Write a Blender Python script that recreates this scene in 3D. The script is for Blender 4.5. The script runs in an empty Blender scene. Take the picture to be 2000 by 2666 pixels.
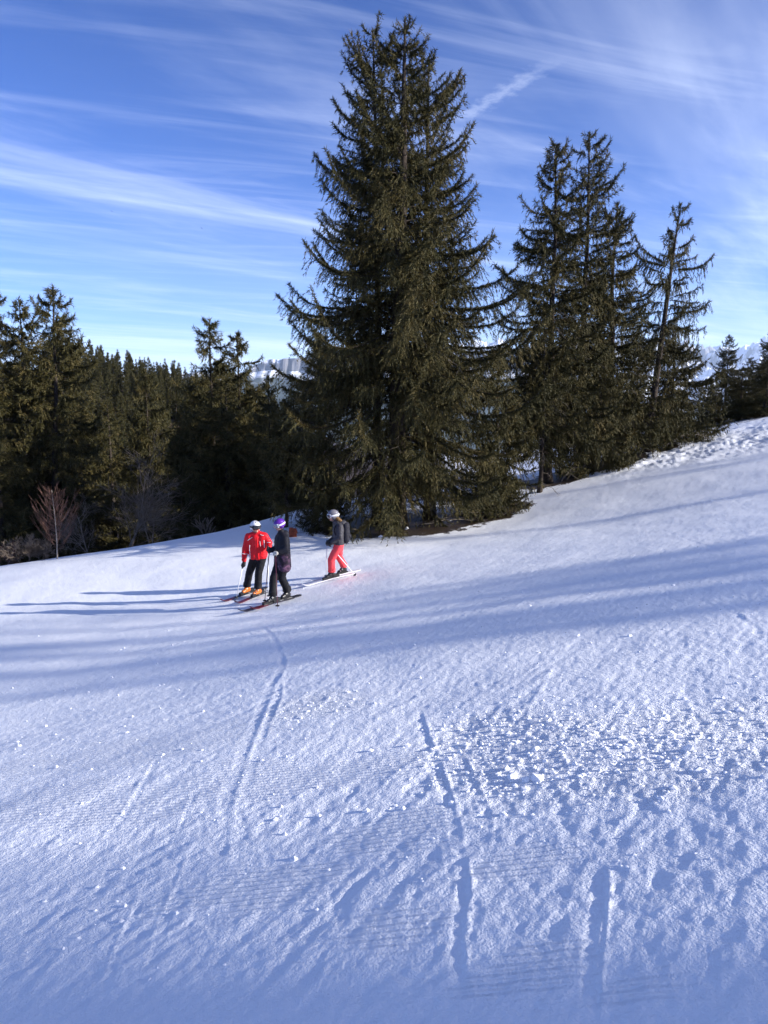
import bpy, bmesh, math, random
import numpy as np
from mathutils import Vector, Matrix

S = bpy.context.scene
COL = S.collection
R = math.radians

# ------------------------------------------------------------------ camera
F_PX, CX, CY = 2000.0, 1000.0, 1333.0          # photograph is 2000 x 2666
PITCH = R(8.9)
CAM = np.array([0.0, 0.0, 1.62])
cd = bpy.data.cameras.new('camera'); cam = bpy.data.objects.new('camera', cd); COL.objects.link(cam)
cam.location = CAM; cam.rotation_euler = (R(90) - PITCH, 0, 0)
cd.sensor_fit = 'VERTICAL'; cd.sensor_height = 24.0; cd.lens = 24.0 * F_PX / 2666.0
cd.clip_start = 0.05; cd.clip_end = 90000
S.camera = cam

# ------------------------------------------------------------------ light
SUN_EL = R(19.5)
SUN_H = np.array([0.98, -0.20]); SUN_H = SUN_H / np.linalg.norm(SUN_H)   # horizontal direction towards the sun
sd = bpy.data.lights.new('sun', 'SUN'); sun = bpy.data.objects.new('sun', sd); COL.objects.link(sun)
sd.energy = 3.9; sd.angle = R(0.53); sd.color = (1.0, 0.945, 0.87)
to_sun = Vector((SUN_H[0] * math.cos(SUN_EL), SUN_H[1] * math.cos(SUN_EL), math.sin(SUN_EL)))
sun.rotation_euler = to_sun.to_track_quat('Z', 'Y').to_euler()

S.view_settings.view_transform = 'Standard'; S.view_settings.look = 'None'
S.view_settings.exposure = 1.32; S.view_settings.gamma = 1.0
S.view_settings.use_curve_mapping = False

w = bpy.data.worlds.new('World'); S.world = w; w.use_nodes = True
nt = w.node_tree; nt.nodes.clear()
def N(tree, kind, **kw):
    n = tree.nodes.new(kind)
    for k, v in kw.items():
        if k.startswith('i_'):
            key = k[2:]
            n.inputs[int(key) if key.isdigit() else key].default_value = v
        else:
            setattr(n, k, v)
    return n
def MATH(tree, op, a, b=None, clamp=False):
    n = tree.nodes.new('ShaderNodeMath'); n.operation = op; n.use_clamp = clamp
    for i, v in enumerate((a, b)):
        if v is None: continue
        if isinstance(v, (int, float)): n.inputs[i].default_value = v
        else: tree.links.new(v, n.inputs[i])
    return n.outputs[0]
def RAMP(tree, fac, stops, interp='LINEAR'):
    n = tree.nodes.new('ShaderNodeValToRGB'); n.color_ramp.interpolation = interp
    el = n.color_ramp.elements
    while len(el) < len(stops): el.new(0.5)
    for e, (p, c) in zip(el, stops):
        e.position = p; e.color = (c, c, c, 1) if isinstance(c, (int, float)) else (*c, 1)
    tree.links.new(fac, n.inputs[0])
    return n.outputs[0]
def MIX(tree, fac, a, b, blend='MIX'):
    n = tree.nodes.new('ShaderNodeMix'); n.data_type = 'RGBA'; n.blend_type = blend
    for sock, v in ((n.inputs[0], fac), (n.inputs[6], a), (n.inputs[7], b)):
        if isinstance(v, (int, float)): sock.default_value = v
        elif isinstance(v, tuple): sock.default_value = (*v, 1)
        else: tree.links.new(v, sock)
    return n.outputs[2]

sky = N(nt, 'ShaderNodeTexSky'); sky.sky_type = 'NISHITA'; sky.sun_disc = False
sky.sun_elevation = SUN_EL; sky.sun_rotation = math.atan2(SUN_H[0], SUN_H[1])
sky.altitude = 1700; sky.air_density = 1.0; sky.dust_density = 0.3; sky.ozone_density = 3.0
hs = N(nt, 'ShaderNodeHueSaturation', i_Saturation=1.24, i_Value=3.9, i_Hue=0.5)
gm = N(nt, 'ShaderNodeGamma', i_Gamma=1.32)
nt.links.new(MIX(nt, 1.0, sky.outputs[0], (0.56 / 4, 0.67 / 4, 0.96 / 4), 'MULTIPLY'), gm.inputs[0]); nt.links.new(gm.outputs[0], hs.inputs['Color'])
tc = N(nt, 'ShaderNodeTexCoord')
sep = N(nt, 'ShaderNodeSeparateXYZ'); nt.links.new(tc.outputs['Generated'], sep.inputs[0])
dz = MATH(nt, 'ADD', MATH(nt, 'MAXIMUM', sep.outputs[2], 0.0), 0.03)
cmb = N(nt, 'ShaderNodeCombineXYZ')
nt.links.new(MATH(nt, 'DIVIDE', sep.outputs[0], dz), cmb.inputs[0])
nt.links.new(MATH(nt, 'DIVIDE', sep.outputs[1], dz), cmb.inputs[1])
def cirrus(angle, sx, sy, loc, detail, dist, stops, rough=0.6):
    # map the sky plane so that the first axis runs along the streaks
    r1 = N(nt, 'ShaderNodeMapping'); r1.inputs['Rotation'].default_value = (0, 0, -angle)
    nt.links.new(cmb.outputs[0], r1.inputs[0])
    r2 = N(nt, 'ShaderNodeMapping'); r2.inputs['Scale'].default_value = (sx, sy, 1); r2.inputs['Location'].default_value = loc
    nt.links.new(r1.outputs[0], r2.inputs[0])
    nz = N(nt, 'ShaderNodeTexNoise', i_Scale=1.0, i_Detail=detail, i_Roughness=rough, i_Distortion=dist)
    nt.links.new(r2.outputs[0], nz.inputs['Vector'])
    return RAMP(nt, nz.outputs['Fac'], stops, 'EASE')
c1 = cirrus(R(50), 0.22, 1.05, (0.4, 2.5, 0), 7, 0.5, [(0.45, 0.0), (0.76, 1.0)])
c2 = cirrus(R(42), 0.10, 0.45, (5.1, 0.9, 0), 6, 0.7, [(0.46, 0.0), (0.72, 1.0)])
c3 = cirrus(R(20), 0.5, 3.2, (9.3, 4.2, 0), 8, 0.9, [(0.46, 0.0), (0.80, 1.0)])
cl = MATH(nt, 'ADD', MATH(nt, 'MULTIPLY', c1, 0.28), MATH(nt, 'MULTIPLY', c2, 0.26))
cl = MATH(nt, 'ADD', cl, MATH(nt, 'MULTIPLY', c3, 0.15))
# an old contrail: a straight feathered streak on the same cloud level
CT0, CT1 = np.array([0.24, 2.82]), np.array([0.50, 2.30])
ctd = CT1 - CT0; ctl = np.linalg.norm(ctd); ctd = ctd / ctl
rm = N(nt, 'ShaderNodeMapping'); rm.vector_type = 'TEXTURE'
rm.inputs['Location'].default_value = (CT0[0], CT0[1], 0); rm.inputs['Rotation'].default_value = (0, 0, math.atan2(ctd[1], ctd[0]))
nt.links.new(cmb.outputs[0], rm.inputs[0])
sx = N(nt, 'ShaderNodeSeparateXYZ'); nt.links.new(rm.outputs[0], sx.inputs[0])
wob = N(nt, 'ShaderNodeTexNoise', i_Scale=26.0, i_Detail=4.0, i_Roughness=0.6); nt.links.new(rm.outputs[0], wob.inputs['Vector'])
across = MATH(nt, 'ABSOLUTE', MATH(nt, 'ADD', sx.outputs[1], MATH(nt, 'MULTIPLY', MATH(nt, 'SUBTRACT', wob.outputs[0], 0.5), 0.13)))
edge = MATH(nt, 'SUBTRACT', 1.0, MATH(nt, 'DIVIDE', across, 0.042), True)
ends = MATH(nt, 'MULTIPLY', MATH(nt, 'MULTIPLY', sx.outputs[0], 9.0, True), MATH(nt, 'MULTIPLY', MATH(nt, 'SUBTRACT', ctl, sx.outputs[0]), 5.0, True), True)
cl = MATH(nt, 'ADD', cl, MATH(nt, 'MULTIPLY', MATH(nt, 'MULTIPLY', edge, ends), 0.16))
veil = RAMP(nt, sep.outputs[2], [(0.0, 0.48), (0.08, 0.20), (0.25, 0.04), (0.5, 0.0)])
cl = MATH(nt, 'ADD', cl, veil, True)
cl = MATH(nt, 'MINIMUM', cl, 0.85)
skyc = MIX(nt, cl, hs.outputs[0], (7.4, 8.1, 9.6))
bg = N(nt, 'ShaderNodeBackground', i_Strength=0.075)
nt.links.new(skyc, bg.inputs[0])
wo = N(nt, 'ShaderNodeOutputWorld'); nt.links.new(bg.outputs[0], wo.inputs[0])

S.render.engine = 'CYCLES'
S.cycles.max_bounces = 7; S.cycles.diffuse_bounces = 4; S.cycles.glossy_bounces = 2
S.cycles.transmission_bounces = 2; S.cycles.volume_bounces = 1; S.cycles.transparent_max_bounces = 4
S.cycles.use_denoising = True; S.cycles.denoiser = 'OPENIMAGEDENOISE'; S.cycles.denoising_input_passes = 'RGB_ALBEDO_NORMAL'; S.cycles.denoising_prefilter = 'ACCURATE'
S.cycles.sample_clamp_indirect = 4.0

# ------------------------------------------------------------------ view geometry helpers
CT, ST = math.cos(PITCH), math.sin(PITCH)
def ray(px, py):
    k = (CY - py) / F_PX
    return np.array([(px - CX) / F_PX, CT + k * ST, -ST + k * CT])
def at(px, py, Y):
    """the point of the place seen at this spot of the photograph, Y metres ahead"""
    d = ray(px, py)
    return CAM + d * (Y / d[1])

# ------------------------------------------------------------------ noise
def _h(ix, iy, seed):
    n = (ix.astype(np.int64) * 374761393 + iy.astype(np.int64) * 668265263 + seed * 974634777) & 0xFFFFFFFF
    n = ((n ^ (n >> 13)) * 1274126177) & 0xFFFFFFFF
    return ((n ^ (n >> 16)) & 0xFFFF) / 65535.0
def noise2(x, y, seed=0):
    ix = np.floor(x); iy = np.floor(y); fx = x - ix; fy = y - iy
    ix = ix.astype(np.int64); iy = iy.astype(np.int64)
    u = fx * fx * fx * (fx * (fx * 6 - 15) + 10); v = fy * fy * fy * (fy * (fy * 6 - 15) + 10)
    def g(dx, dy):
        a = _h(ix + dx, iy + dy, seed) * 2 * math.pi
        return np.cos(a) * (fx - dx) + np.sin(a) * (fy - dy)
    a = g(0, 0); b = g(1, 0); c = g(0, 1); d = g(1, 1)
    return (a + (b - a) * u) * (1 - v) + (c + (d - c) * u) * v      # about -0.7..0.7
def fbm2(x, y, seed=0, octv=4, gain=0.5):
    s = np.zeros_like(x); amp = 1.0
    for o in range(octv):
        s += amp * noise2(x * 2 ** o, y * 2 ** o, seed + o * 17); amp *= gain
    return s
def smooth(a, b, x):
    t = np.clip((x - a) / (b - a), 0, 1); return t * t * (3 - 2 * t)

# ------------------------------------------------------------------ terrain heights
ctrl = [(0, 0, 0), (-4, 0, -.70), (4, 0, .70), (0, -6, 1.0), (6, -6, 1.9), (-6, -6, .2), (-12, -6, -.8), (0, -25, 4.5), (30, -25, 9),
        (0, 5, -.80), (0, 10, -1.62), (4, 10, -.95), (9, 12, -.40), (12, 20, -.9), (20, 25, .45), (30, 40, 1.8), (40, 10, 5.0), (40, -10, 6.5),
        (60, 25, 7.5), (26, 56, -.2), (45, 60, 2.5), (60, 85, 1.0),
        (-8.3, 17.9, -3.75), (-5, 9, -2.3), (-12, 10, -3.1), (-25, 10, -5.8), (-40, 20, -10), (-30, -15, -2),
        (-18, 34, -7.2), (-10, 35.5, -5.6), (-6, 39, -5.6), (-2, 45, -5.8), (8, 46, -3.6), (18, 50, -1.2),
        (-22, 45, -11), (-40, 60, -15), (-70, 40, -15), (-30, 62, -17), (-5, 62, -11), (20, 75, -4.5), (-20, 82, -18.5), (-48, 85, -13),
        (-46, 125, -20.5), (-95, 110, -13), (-51, 170, -18.5), (-72, 170, -16), (-20, 160, -23), (-94, 250, 4), (-60, 250, -4.4), (-128, 250, 9), (-28, 255, -14), (-110, 325, 0),
        (-60, 325, -9), (-145, 170, -8), (15, 120, -18), (45, 120, -9), (85, 100, 3), (0, 210, -25), (10, 300, -30), (100, 300, -15), (90, 180, -4), (-120, 60, -8)]
for px, py, Y in ((690, 1556, 18.15), (878, 1510, 19.0), (745, 1564, 17.2), (1030, 1372, 27.6), (1425, 1262, 31.8), (1680, 1182, 36.0),
                  (2000, 1097, 41.0), (0, 1474, 26.4), (350, 1434, 26.5), (680, 1364, 31.5), (830, 1352, 29.6), (830, 1312, 35.0),
                  (1300, 1336, 29.0), (1850, 1135, 39.0), (200, 1455, 26.4)):
    ctrl.append(tuple(at(px, py, Y)))
ctrl = np.array(ctrl, float)
def _tps(r2):
    return np.where(r2 > 1e-9, 0.5 * r2 * np.log(np.maximum(r2, 1e-9)), 0.0)
_n = len(ctrl)
_A = np.zeros((_n + 3, _n + 3))
_A[:_n, :_n] = _tps(((ctrl[:, None, :2] - ctrl[None, :, :2]) ** 2).sum(-1)) + np.eye(_n) * 0.6
_A[:_n, _n] = 1; _A[:_n, _n + 1:] = ctrl[:, :2]
_A[_n, :_n] = 1; _A[_n + 1:, :_n] = ctrl[:, :2].T
_W = np.linalg.solve(_A, np.concatenate([ctrl[:, 2], np.zeros(3)]))
def height(x, y):
    x = np.atleast_1d(np.asarray(x, float)); y = np.atleast_1d(np.asarray(y, float))
    r = np.hypot(x, y)
    k = np.where(r > 340, 340 / np.maximum(r, 1e-6), 1.0); xc = x * k; yc = y * k
    out = np.empty_like(xc)
    for i in range(0, len(xc), 60000):
        sl = slice(i, i + 60000)
        d2 = (xc[sl, None] - ctrl[None, :, 0]) ** 2 + (yc[sl, None] - ctrl[None, :, 1]) ** 2
        out[sl] = _tps(d2) @ _W[:_n] + _W[_n] + _W[_n + 1] * xc[sl] + _W[_n + 2] * yc[sl]
    far = smooth(300, 1500, r)
    deep = -620 + 60 * noise2(x / 1500, y / 1500, 5)
    out = np.clip(out, -40, 40)
    return out * (1 - far) + deep * smooth(310, 2600, r)
def hz(x, y): return float(height(x, y)[0])
def ground(px, py):
    """where the line of sight through this spot of the photograph meets the snow"""
    d = ray(px, py); t = np.concatenate([np.linspace(1, 12, 500), np.linspace(12.05, 60, 900)])
    p = CAM[None] + d[None] * t[:, None]
    below = np.nonzero(p[:, 2] < height(p[:, 0], p[:, 1]))[0]
    i = below[0] if len(below) else len(t) - 1
    return p[i]
def gp(pts): return np.array([ground(*p)[:2] for p in pts])

# ------------------------------------------------------------------ mesh helpers
def mesh_arrays(name, verts, faces, mat=None, smooth_shade=False):
    """verts (n,3); faces (m,k) with k = 3 or 4, all alike"""
    me = bpy.data.meshes.new(name)
    verts = np.asarray(verts, np.float32); faces = np.asarray(faces, np.int32)
    m, k = faces.shape
    me.vertices.add(len(verts)); me.vertices.foreach_set('co', verts.ravel())
    me.loops.add(m * k); me.loops.foreach_set('vertex_index', faces.ravel())
    me.polygons.add(m)
    me.polygons.foreach_set('loop_start', np.arange(0, m * k, k, dtype=np.int32))
    me.polygons.foreach_set('use_smooth', np.full(m, smooth_shade, bool))
    me.update(calc_edges=True); me.validate()
    if mat: me.materials.append(mat)
    return me
def link(name, me, parent=None, loc=None):
    o = bpy.data.objects.new(name, me); COL.objects.link(o)
    if parent is not None: o.parent = parent
    if loc is not None: o.location = loc
    return o
def empty(name, loc):
    o = bpy.data.objects.new(name, None); COL.objects.link(o); o.location = loc; o.empty_display_size = 0.2; return o
def tag(o, label=None, cat=None, group=None, kind=None):
    if label: o['label'] = label
    if cat: o['category'] = cat
    if group: o['group'] = group
    if kind: o['kind'] = kind
    return o
class MB:
    def __init__(s): s.v = []; s.f = []; s.n = 0
    def add(s, v, f):
        v = np.asarray(v, float).reshape(-1, 3); s.v.append(v); s.f += [tuple(i + s.n for i in q) for q in f]; s.n += len(v)
    def tube(s, pts, rad, sides=6, cap=True):
        pts = np.asarray(pts, float); n = len(pts); rad = np.broadcast_to(np.asarray(rad, float), (n,))
        t = np.gradient(pts, axis=0); t /= np.maximum(np.linalg.norm(t, axis=1, keepdims=True), 1e-9)
        ref = np.array([0, 0, 1.0]) if abs(t[0, 2]) < 0.9 else np.array([1.0, 0, 0])
        u = np.cross(t, ref); u /= np.maximum(np.linalg.norm(u, axis=1, keepdims=True), 1e-9); v = np.cross(t, u)
        a = np.linspace(0, 2 * math.pi, sides, endpoint=False)
        V = pts[:, None] + rad[:, None, None] * (np.cos(a)[None, :, None] * u[:, None] + np.sin(a)[None, :, None] * v[:, None])
        fs = [(i * sides + j, i * sides + (j + 1) % sides, (i + 1) * sides + (j + 1) % sides, (i + 1) * sides + j) for i in range(n - 1) for j in range(sides)]
        if cap: fs += [tuple(range(sides - 1, -1, -1)), tuple((n - 1) * sides + j for j in range(sides))]
        s.add(V, fs)
    def box(s, c, size, rot=None):
        c = np.asarray(c, float); h = np.asarray(size, float) / 2
        v = np.array([[x, y, z] for z in (-1, 1) for y in (-1, 1) for x in (-1, 1)], float) * h
        if rot is not None: v = v @ np.asarray(rot, float).T
        s.add(v + c, [(0, 2, 3, 1), (4, 5, 7, 6), (0, 1, 5, 4), (2, 6, 7, 3), (0, 4, 6, 2), (1, 3, 7, 5)])
    def ellipsoid(s, c, r, rot=None, nu=14, nv=9):
        vs = [];
        for i in range(nv + 1):
            ph = -math.pi / 2 + math.pi * i / nv
            for j in range(nu):
                th = 2 * math.pi * j / nu
                vs.append((math.cos(ph) * math.cos(th) * r[0], math.cos(ph) * math.sin(th) * r[1], math.sin(ph) * r[2]))
        v = np.array(vs)
        if rot is not None: v = v @ np.asarray(rot, float).T
        s.add(v + np.asarray(c, float), [(i * nu + j, i * nu + (j + 1) % nu, (i + 1) * nu + (j + 1) % nu, (i + 1) * nu + j) for i in range(nv) for j in range(nu)])
    def capsule(s, a, ra, b, rb, sides=14):
        a = np.asarray(a, float); b = np.asarray(b, float); d = b - a; L = np.linalg.norm(d)
        if L < 1e-6: return s.ellipsoid(a, (ra, ra, ra))
        d /= L; pts = []; rad = []
        for k in range(5):
            q = math.pi / 2 * (1 - k / 4 * 0.98); pts.append(a - d * ra * math.sin(q)); rad.append(max(ra * math.cos(q), ra * 0.03))
        for k in range(5):
            q = math.pi / 2 * k / 4 * 0.98; pts.append(b + d * rb * math.sin(q)); rad.append(max(rb * math.cos(q), rb * 0.03))
        s.tube(pts, rad, sides)
    def mesh(s, name, mat=None, smooth_shade=True):
        me = bpy.data.meshes.new(name); me.from_pydata(np.concatenate(s.v).tolist(), [], s.f); me.validate()
        if smooth_shade: me.polygons.foreach_set('use_smooth', np.ones(len(me.polygons), bool))
        if mat: me.materials.append(mat)
        return me
    def build(s, name, mat, parent=None, loc=None, smooth_shade=True):
        return link(name, s.mesh(name, mat, smooth_shade), parent, loc)
    def fuse(s, name, mat, parent, voxel=0.012, it=6, wrinkle=0.0, wl=0.06, seed=1):
        """one continuous skin round all the shapes added so far"""
        me = s.mesh(name + '_raw'); o = bpy.data.objects.new(name, me); COL.objects.link(o)
        m = o.modifiers.new('r', 'REMESH'); m.mode = 'VOXEL'; m.voxel_size = voxel; m.use_smooth_shade = True
        m2 = o.modifiers.new('s', 'SMOOTH'); m2.iterations = it; m2.factor = 0.5
        dg = bpy.context.evaluated_depsgraph_get(); dg.update()
        out = bpy.data.meshes.new_from_object(o.evaluated_get(dg))
        bpy.data.objects.remove(o); bpy.data.meshes.remove(me)
        if wrinkle:
            n = len(out.vertices); co = np.empty(n * 3, np.float32); no = np.empty(n * 3, np.float32)
            out.vertices.foreach_get('co', co); out.vertices.foreach_get('normal', no)
            co = co.reshape(-1, 3).astype(float); no = no.reshape(-1, 3)
            h = noise2((co[:, 0] + co[:, 1]) / wl, co[:, 2] / (wl * .55), seed) + .6 * noise2((co[:, 0] - co[:, 1]) / wl * 1.9, co[:, 2] / (wl * .4), seed + 3)
            co += no * (h * wrinkle)[:, None]
            out.vertices.foreach_set('co', co.astype(np.float32).ravel()); out.update()
        out.name = name; out.materials.clear(); out.materials.append(mat)
        out.polygons.foreach_set('use_smooth', np.ones(len(out.polygons), bool))
        return link(name, out, parent)

# ------------------------------------------------------------------ materials
def material(name):
    m = bpy.data.materials.new(name); m.use_nodes = True
    b = m.node_tree.nodes['Principled BSDF']
    return m, m.node_tree, b
def plain(name, col, rough=0.6, spec=0.3, var=0.12, scale=30.0, bump=0.0, metallic=0.0, bscale=None):
    m, t, b = material(name)
    tc = N(t, 'ShaderNodeTexCoord'); nz = N(t, 'ShaderNodeTexNoise', i_Scale=scale, i_Detail=4.0); t.links.new(tc.outputs['Object'], nz.inputs['Vector'])
    lo = tuple(c * (1 - var) for c in col); hi = tuple(min(c * (1 + var), 1) for c in col)
    t.links.new(RAMPC(t, nz.outputs['Fac'], [(0.3, lo), (0.7, hi)]), b.inputs['Base Color'])
    b.inputs['Roughness'].default_value = rough; b.inputs['Specular IOR Level'].default_value = spec; b.inputs['Metallic'].default_value = metallic
    if bump:
        nz2 = N(t, 'ShaderNodeTexNoise', i_Scale=bscale or scale * 2, i_Detail=3.0); t.links.new(tc.outputs['Object'], nz2.inputs['Vector'])
        bp = N(t, 'ShaderNodeBump', i_Strength=1.0, i_Distance=bump); t.links.new(nz2.outputs[0], bp.inputs['Height']); t.links.new(bp.outputs[0], b.inputs['Normal'])
    return m
RAMPC = RAMP

def snow_material():
    m, t, b = material('snow')
    geo = N(t, 'ShaderNodeNewGeometry')
    at_l = N(t, 'ShaderNodeAttribute', attribute_name='litter'); at_c = N(t, 'ShaderNodeAttribute', attribute_name='corduroy'); at_r = N(t, 'ShaderNodeAttribute', attribute_name='rough')
    n1 = N(t, 'ShaderNodeTexNoise', i_Scale=1.3, i_Detail=5.0); t.links.new(geo.outputs['Position'], n1.inputs['Vector'])
    snowc = RAMP(t, n1.outputs[0], [(0.3, (0.90, 0.915, 0.935)), (0.7, (0.94, 0.95, 0.96))])
    n2 = N(t, 'ShaderNodeTexNoise', i_Scale=2.2, i_Detail=9.0, i_Roughness=0.72); t.links.new(geo.outputs['Position'], n2.inputs['Vector'])
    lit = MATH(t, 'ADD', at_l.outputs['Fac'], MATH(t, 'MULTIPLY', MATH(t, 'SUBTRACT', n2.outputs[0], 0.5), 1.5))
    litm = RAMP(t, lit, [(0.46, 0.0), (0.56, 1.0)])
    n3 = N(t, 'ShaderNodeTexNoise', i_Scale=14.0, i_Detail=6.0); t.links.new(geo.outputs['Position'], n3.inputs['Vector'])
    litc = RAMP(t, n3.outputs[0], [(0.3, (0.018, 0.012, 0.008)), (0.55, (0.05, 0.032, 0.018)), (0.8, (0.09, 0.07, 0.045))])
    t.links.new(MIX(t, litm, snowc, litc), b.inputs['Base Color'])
    b.inputs['Roughness'].default_value = 0.55; b.inputs['Specular IOR Level'].default_value = 0.25
    # grain, crumbs and the groomer's ridges as fine relief
    g1 = N(t, 'ShaderNodeTexNoise', i_Scale=26.0, i_Detail=3.0, i_Roughness=0.6); t.links.new(geo.outputs['Position'], g1.inputs['Vector'])
    g2 = N(t, 'ShaderNodeTexNoise', i_Scale=90.0, i_Detail=2.0, i_Roughness=0.6); t.links.new(geo.outputs['Position'], g2.inputs['Vector'])
    sp = N(t, 'ShaderNodeSeparateXYZ'); t.links.new(geo.outputs['Position'], sp.inputs[0])
    ph = MATH(t, 'ADD', MATH(t, 'MULTIPLY', sp.outputs[1], 2 * math.pi / 0.046), MATH(t, 'MULTIPLY', sp.outputs[0], 14.0))
    cord = MATH(t, 'MULTIPLY', MATH(t, 'SINE', ph), MATH(t, 'MULTIPLY', at_c.outputs['Fac'], 0.34))
    grain = MATH(t, 'ADD', MATH(t, 'MULTIPLY', g1.outputs[0], 1.5), MATH(t, 'MULTIPLY', g2.outputs[0], 0.75))
    grain = MATH(t, 'MULTIPLY', grain, MATH(t, 'ADD', 0.55, MATH(t, 'MULTIPLY', at_r.outputs['Fac'], 0.9)))
    bp = N(t, 'ShaderNodeBump', i_Strength=0.9, i_Distance=0.014)
    t.links.new(MATH(t, 'ADD', grain, cord), bp.inputs['Height']); t.links.new(bp.outputs[0], b.inputs['Normal'])
    return m
def needle_material(name, dark, mid, brown):
    m, t, b = material(name)
    ti = N(t, 'ShaderNodeAttribute', attribute_name='tint')
    tc = N(t, 'ShaderNodeTexCoord'); nz = N(t, 'ShaderNodeTexNoise', i_Scale=0.9, i_Detail=4.0); t.links.new(tc.outputs['Object'], nz.inputs['Vector'])
    f = MATH(t, 'ADD', MATH(t, 'MULTIPLY', ti.outputs['Fac'], 0.6), MATH(t, 'MULTIPLY', nz.outputs[0], 0.4))
    c = RAMP(t, f, [(0.15, dark), (0.52, mid), (0.90, brown)])
    t.links.new(c, b.inputs['Base Color'])
    b.inputs['Roughness'].default_value = 0.65; b.inputs['Specular IOR Level'].default_value = 0.18
    return m
M = {}
M['snow'] = snow_material()
M['needle'] = needle_material('spruce_needles', (0.017, 0.020, 0.007), (0.062, 0.055, 0.018), (0.165, 0.120, 0.043))
M['needle_far'] = needle_material('far_spruce_needles', (0.021, 0.025, 0.009), (0.055, 0.051, 0.017), (0.115, 0.090, 0.032))
M['bark'] = plain('spruce_bark', (0.050, 0.040, 0.033), 0.9, 0.1, 0.5, 9.0, 0.02, bscale=14)
M['dead'] = plain('dead_twigs', (0.17, 0.145, 0.12), 0.9, 0.1, 0.4, 6.0)
M['twig_red'] = plain('reddish_bare_twigs', (0.15, 0.085, 0.066), 0.85, 0.1, 0.4, 3.0)
M['twig_grey'] = plain('grey_bare_twigs', (0.19, 0.15, 0.115), 0.85, 0.1, 0.4, 3.0)
M['pale_bark'] = plain('pale_bark', (0.30, 0.26, 0.22), 0.85, 0.1, 0.3, 12.0)
M['post'] = plain('red_brown_wood', (0.24, 0.055, 0.025), 0.7, 0.2, 0.35, 7.0, 0.004)
M['red'] = plain('red_jacket_cloth', (0.72, 0.010, 0.018), 0.55, 0.3, 0.10, 12.0, 0.002)
M['white_trim'] = plain('white_reflective_trim', (0.80, 0.80, 0.82), 0.5, 0.3, 0.05)
M['black_cloth'] = plain('black_ski_cloth', (0.010, 0.010, 0.013), 0.7, 0.2, 0.3, 10.0, 0.002)
M['navy_cloth'] = plain('dark_navy_cloth', (0.016, 0.017, 0.026), 0.7, 0.2, 0.3, 10.0, 0.002)
M['grey_cloth'] = plain('charcoal_quilted_cloth', (0.050, 0.048, 0.056), 0.6, 0.25, 0.2, 10.0, 0.003)
M['pack_cloth'] = plain('black_backpack_cloth', (0.018, 0.018, 0.026), 0.7, 0.2, 0.2, 20.0, 0.002)
M['coral'] = plain('coral_ski_cloth', (0.80, 0.070, 0.085), 0.6, 0.25, 0.08, 9.0, 0.003)
M['glove'] = plain('black_glove_leather', (0.014, 0.014, 0.018), 0.55, 0.3, 0.3, 30.0, 0.001)
M['olive_glove'] = plain('dark_olive_glove', (0.030, 0.036, 0.026), 0.6, 0.3, 0.3, 30.0, 0.001)
M['cream'] = plain('cream_mitten_knit', (0.62, 0.57, 0.48), 0.85, 0.15, 0.08, 40.0, 0.002)
M['skin'] = plain('skin', (0.56, 0.30, 0.22), 0.5, 0.3, 0.08, 20.0)
M['lip'] = plain('lips', (0.42, 0.15, 0.13), 0.5, 0.3, 0.05)
M['hair'] = plain('brown_hair', (0.16, 0.085, 0.025), 0.6, 0.3, 0.4, 60.0, 0.003)
M['helmet_white'] = plain('white_helmet_shell', (0.78, 0.78, 0.78), 0.28, 0.5, 0.03)
M['helmet_purple'] = plain('purple_helmet_shell', (0.10, 0.018, 0.30), 0.35, 0.5, 0.06)
M['helmet_grey'] = plain('grey_helmet_shell', (0.16, 0.155, 0.18), 0.25, 0.5, 0.2, 8.0)
M['black_plastic'] = plain('black_plastic', (0.012, 0.012, 0.013), 0.35, 0.5, 0.2)
M['lens'] = plain('silver_goggle_lens', (0.22, 0.24, 0.30), 0.10, 0.8, 0.1, 8.0, metallic=0.6)
M['dark_lens'] = plain('dark_goggle_lens', (0.02, 0.022, 0.026), 0.06, 0.9, 0.1, 8.0)
M['orange_boot'] = plain('orange_boot_shell', (0.52, 0.14, 0.022), 0.3, 0.5, 0.25, 16.0)
M['metal'] = plain('bright_metal', (0.6, 0.6, 0.62), 0.3, 0.5, 0.05, metallic=0.9)
M['white_pole'] = plain('white_pole_paint', (0.80, 0.80, 0.82), 0.35, 0.5, 0.03)
M['maroon_pole'] = plain('maroon_pole_paint', (0.10, 0.022, 0.035), 0.35, 0.5, 0.1)
M['maroon_ski'] = plain('maroon_ski_top', (0.10, 0.012, 0.025), 0.3, 0.5, 0.2, 5.0)
M['black_ski'] = plain('black_ski_top', (0.022, 0.022, 0.030), 0.3, 0.5, 0.3, 5.0)
M['white_ski'] = plain('white_ski_top', (0.72, 0.72, 0.75), 0.3, 0.5, 0.06, 5.0)
M['bird'] = plain('dark_feathers', (0.015, 0.015, 0.02), 0.6, 0.2, 0.2)
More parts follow.
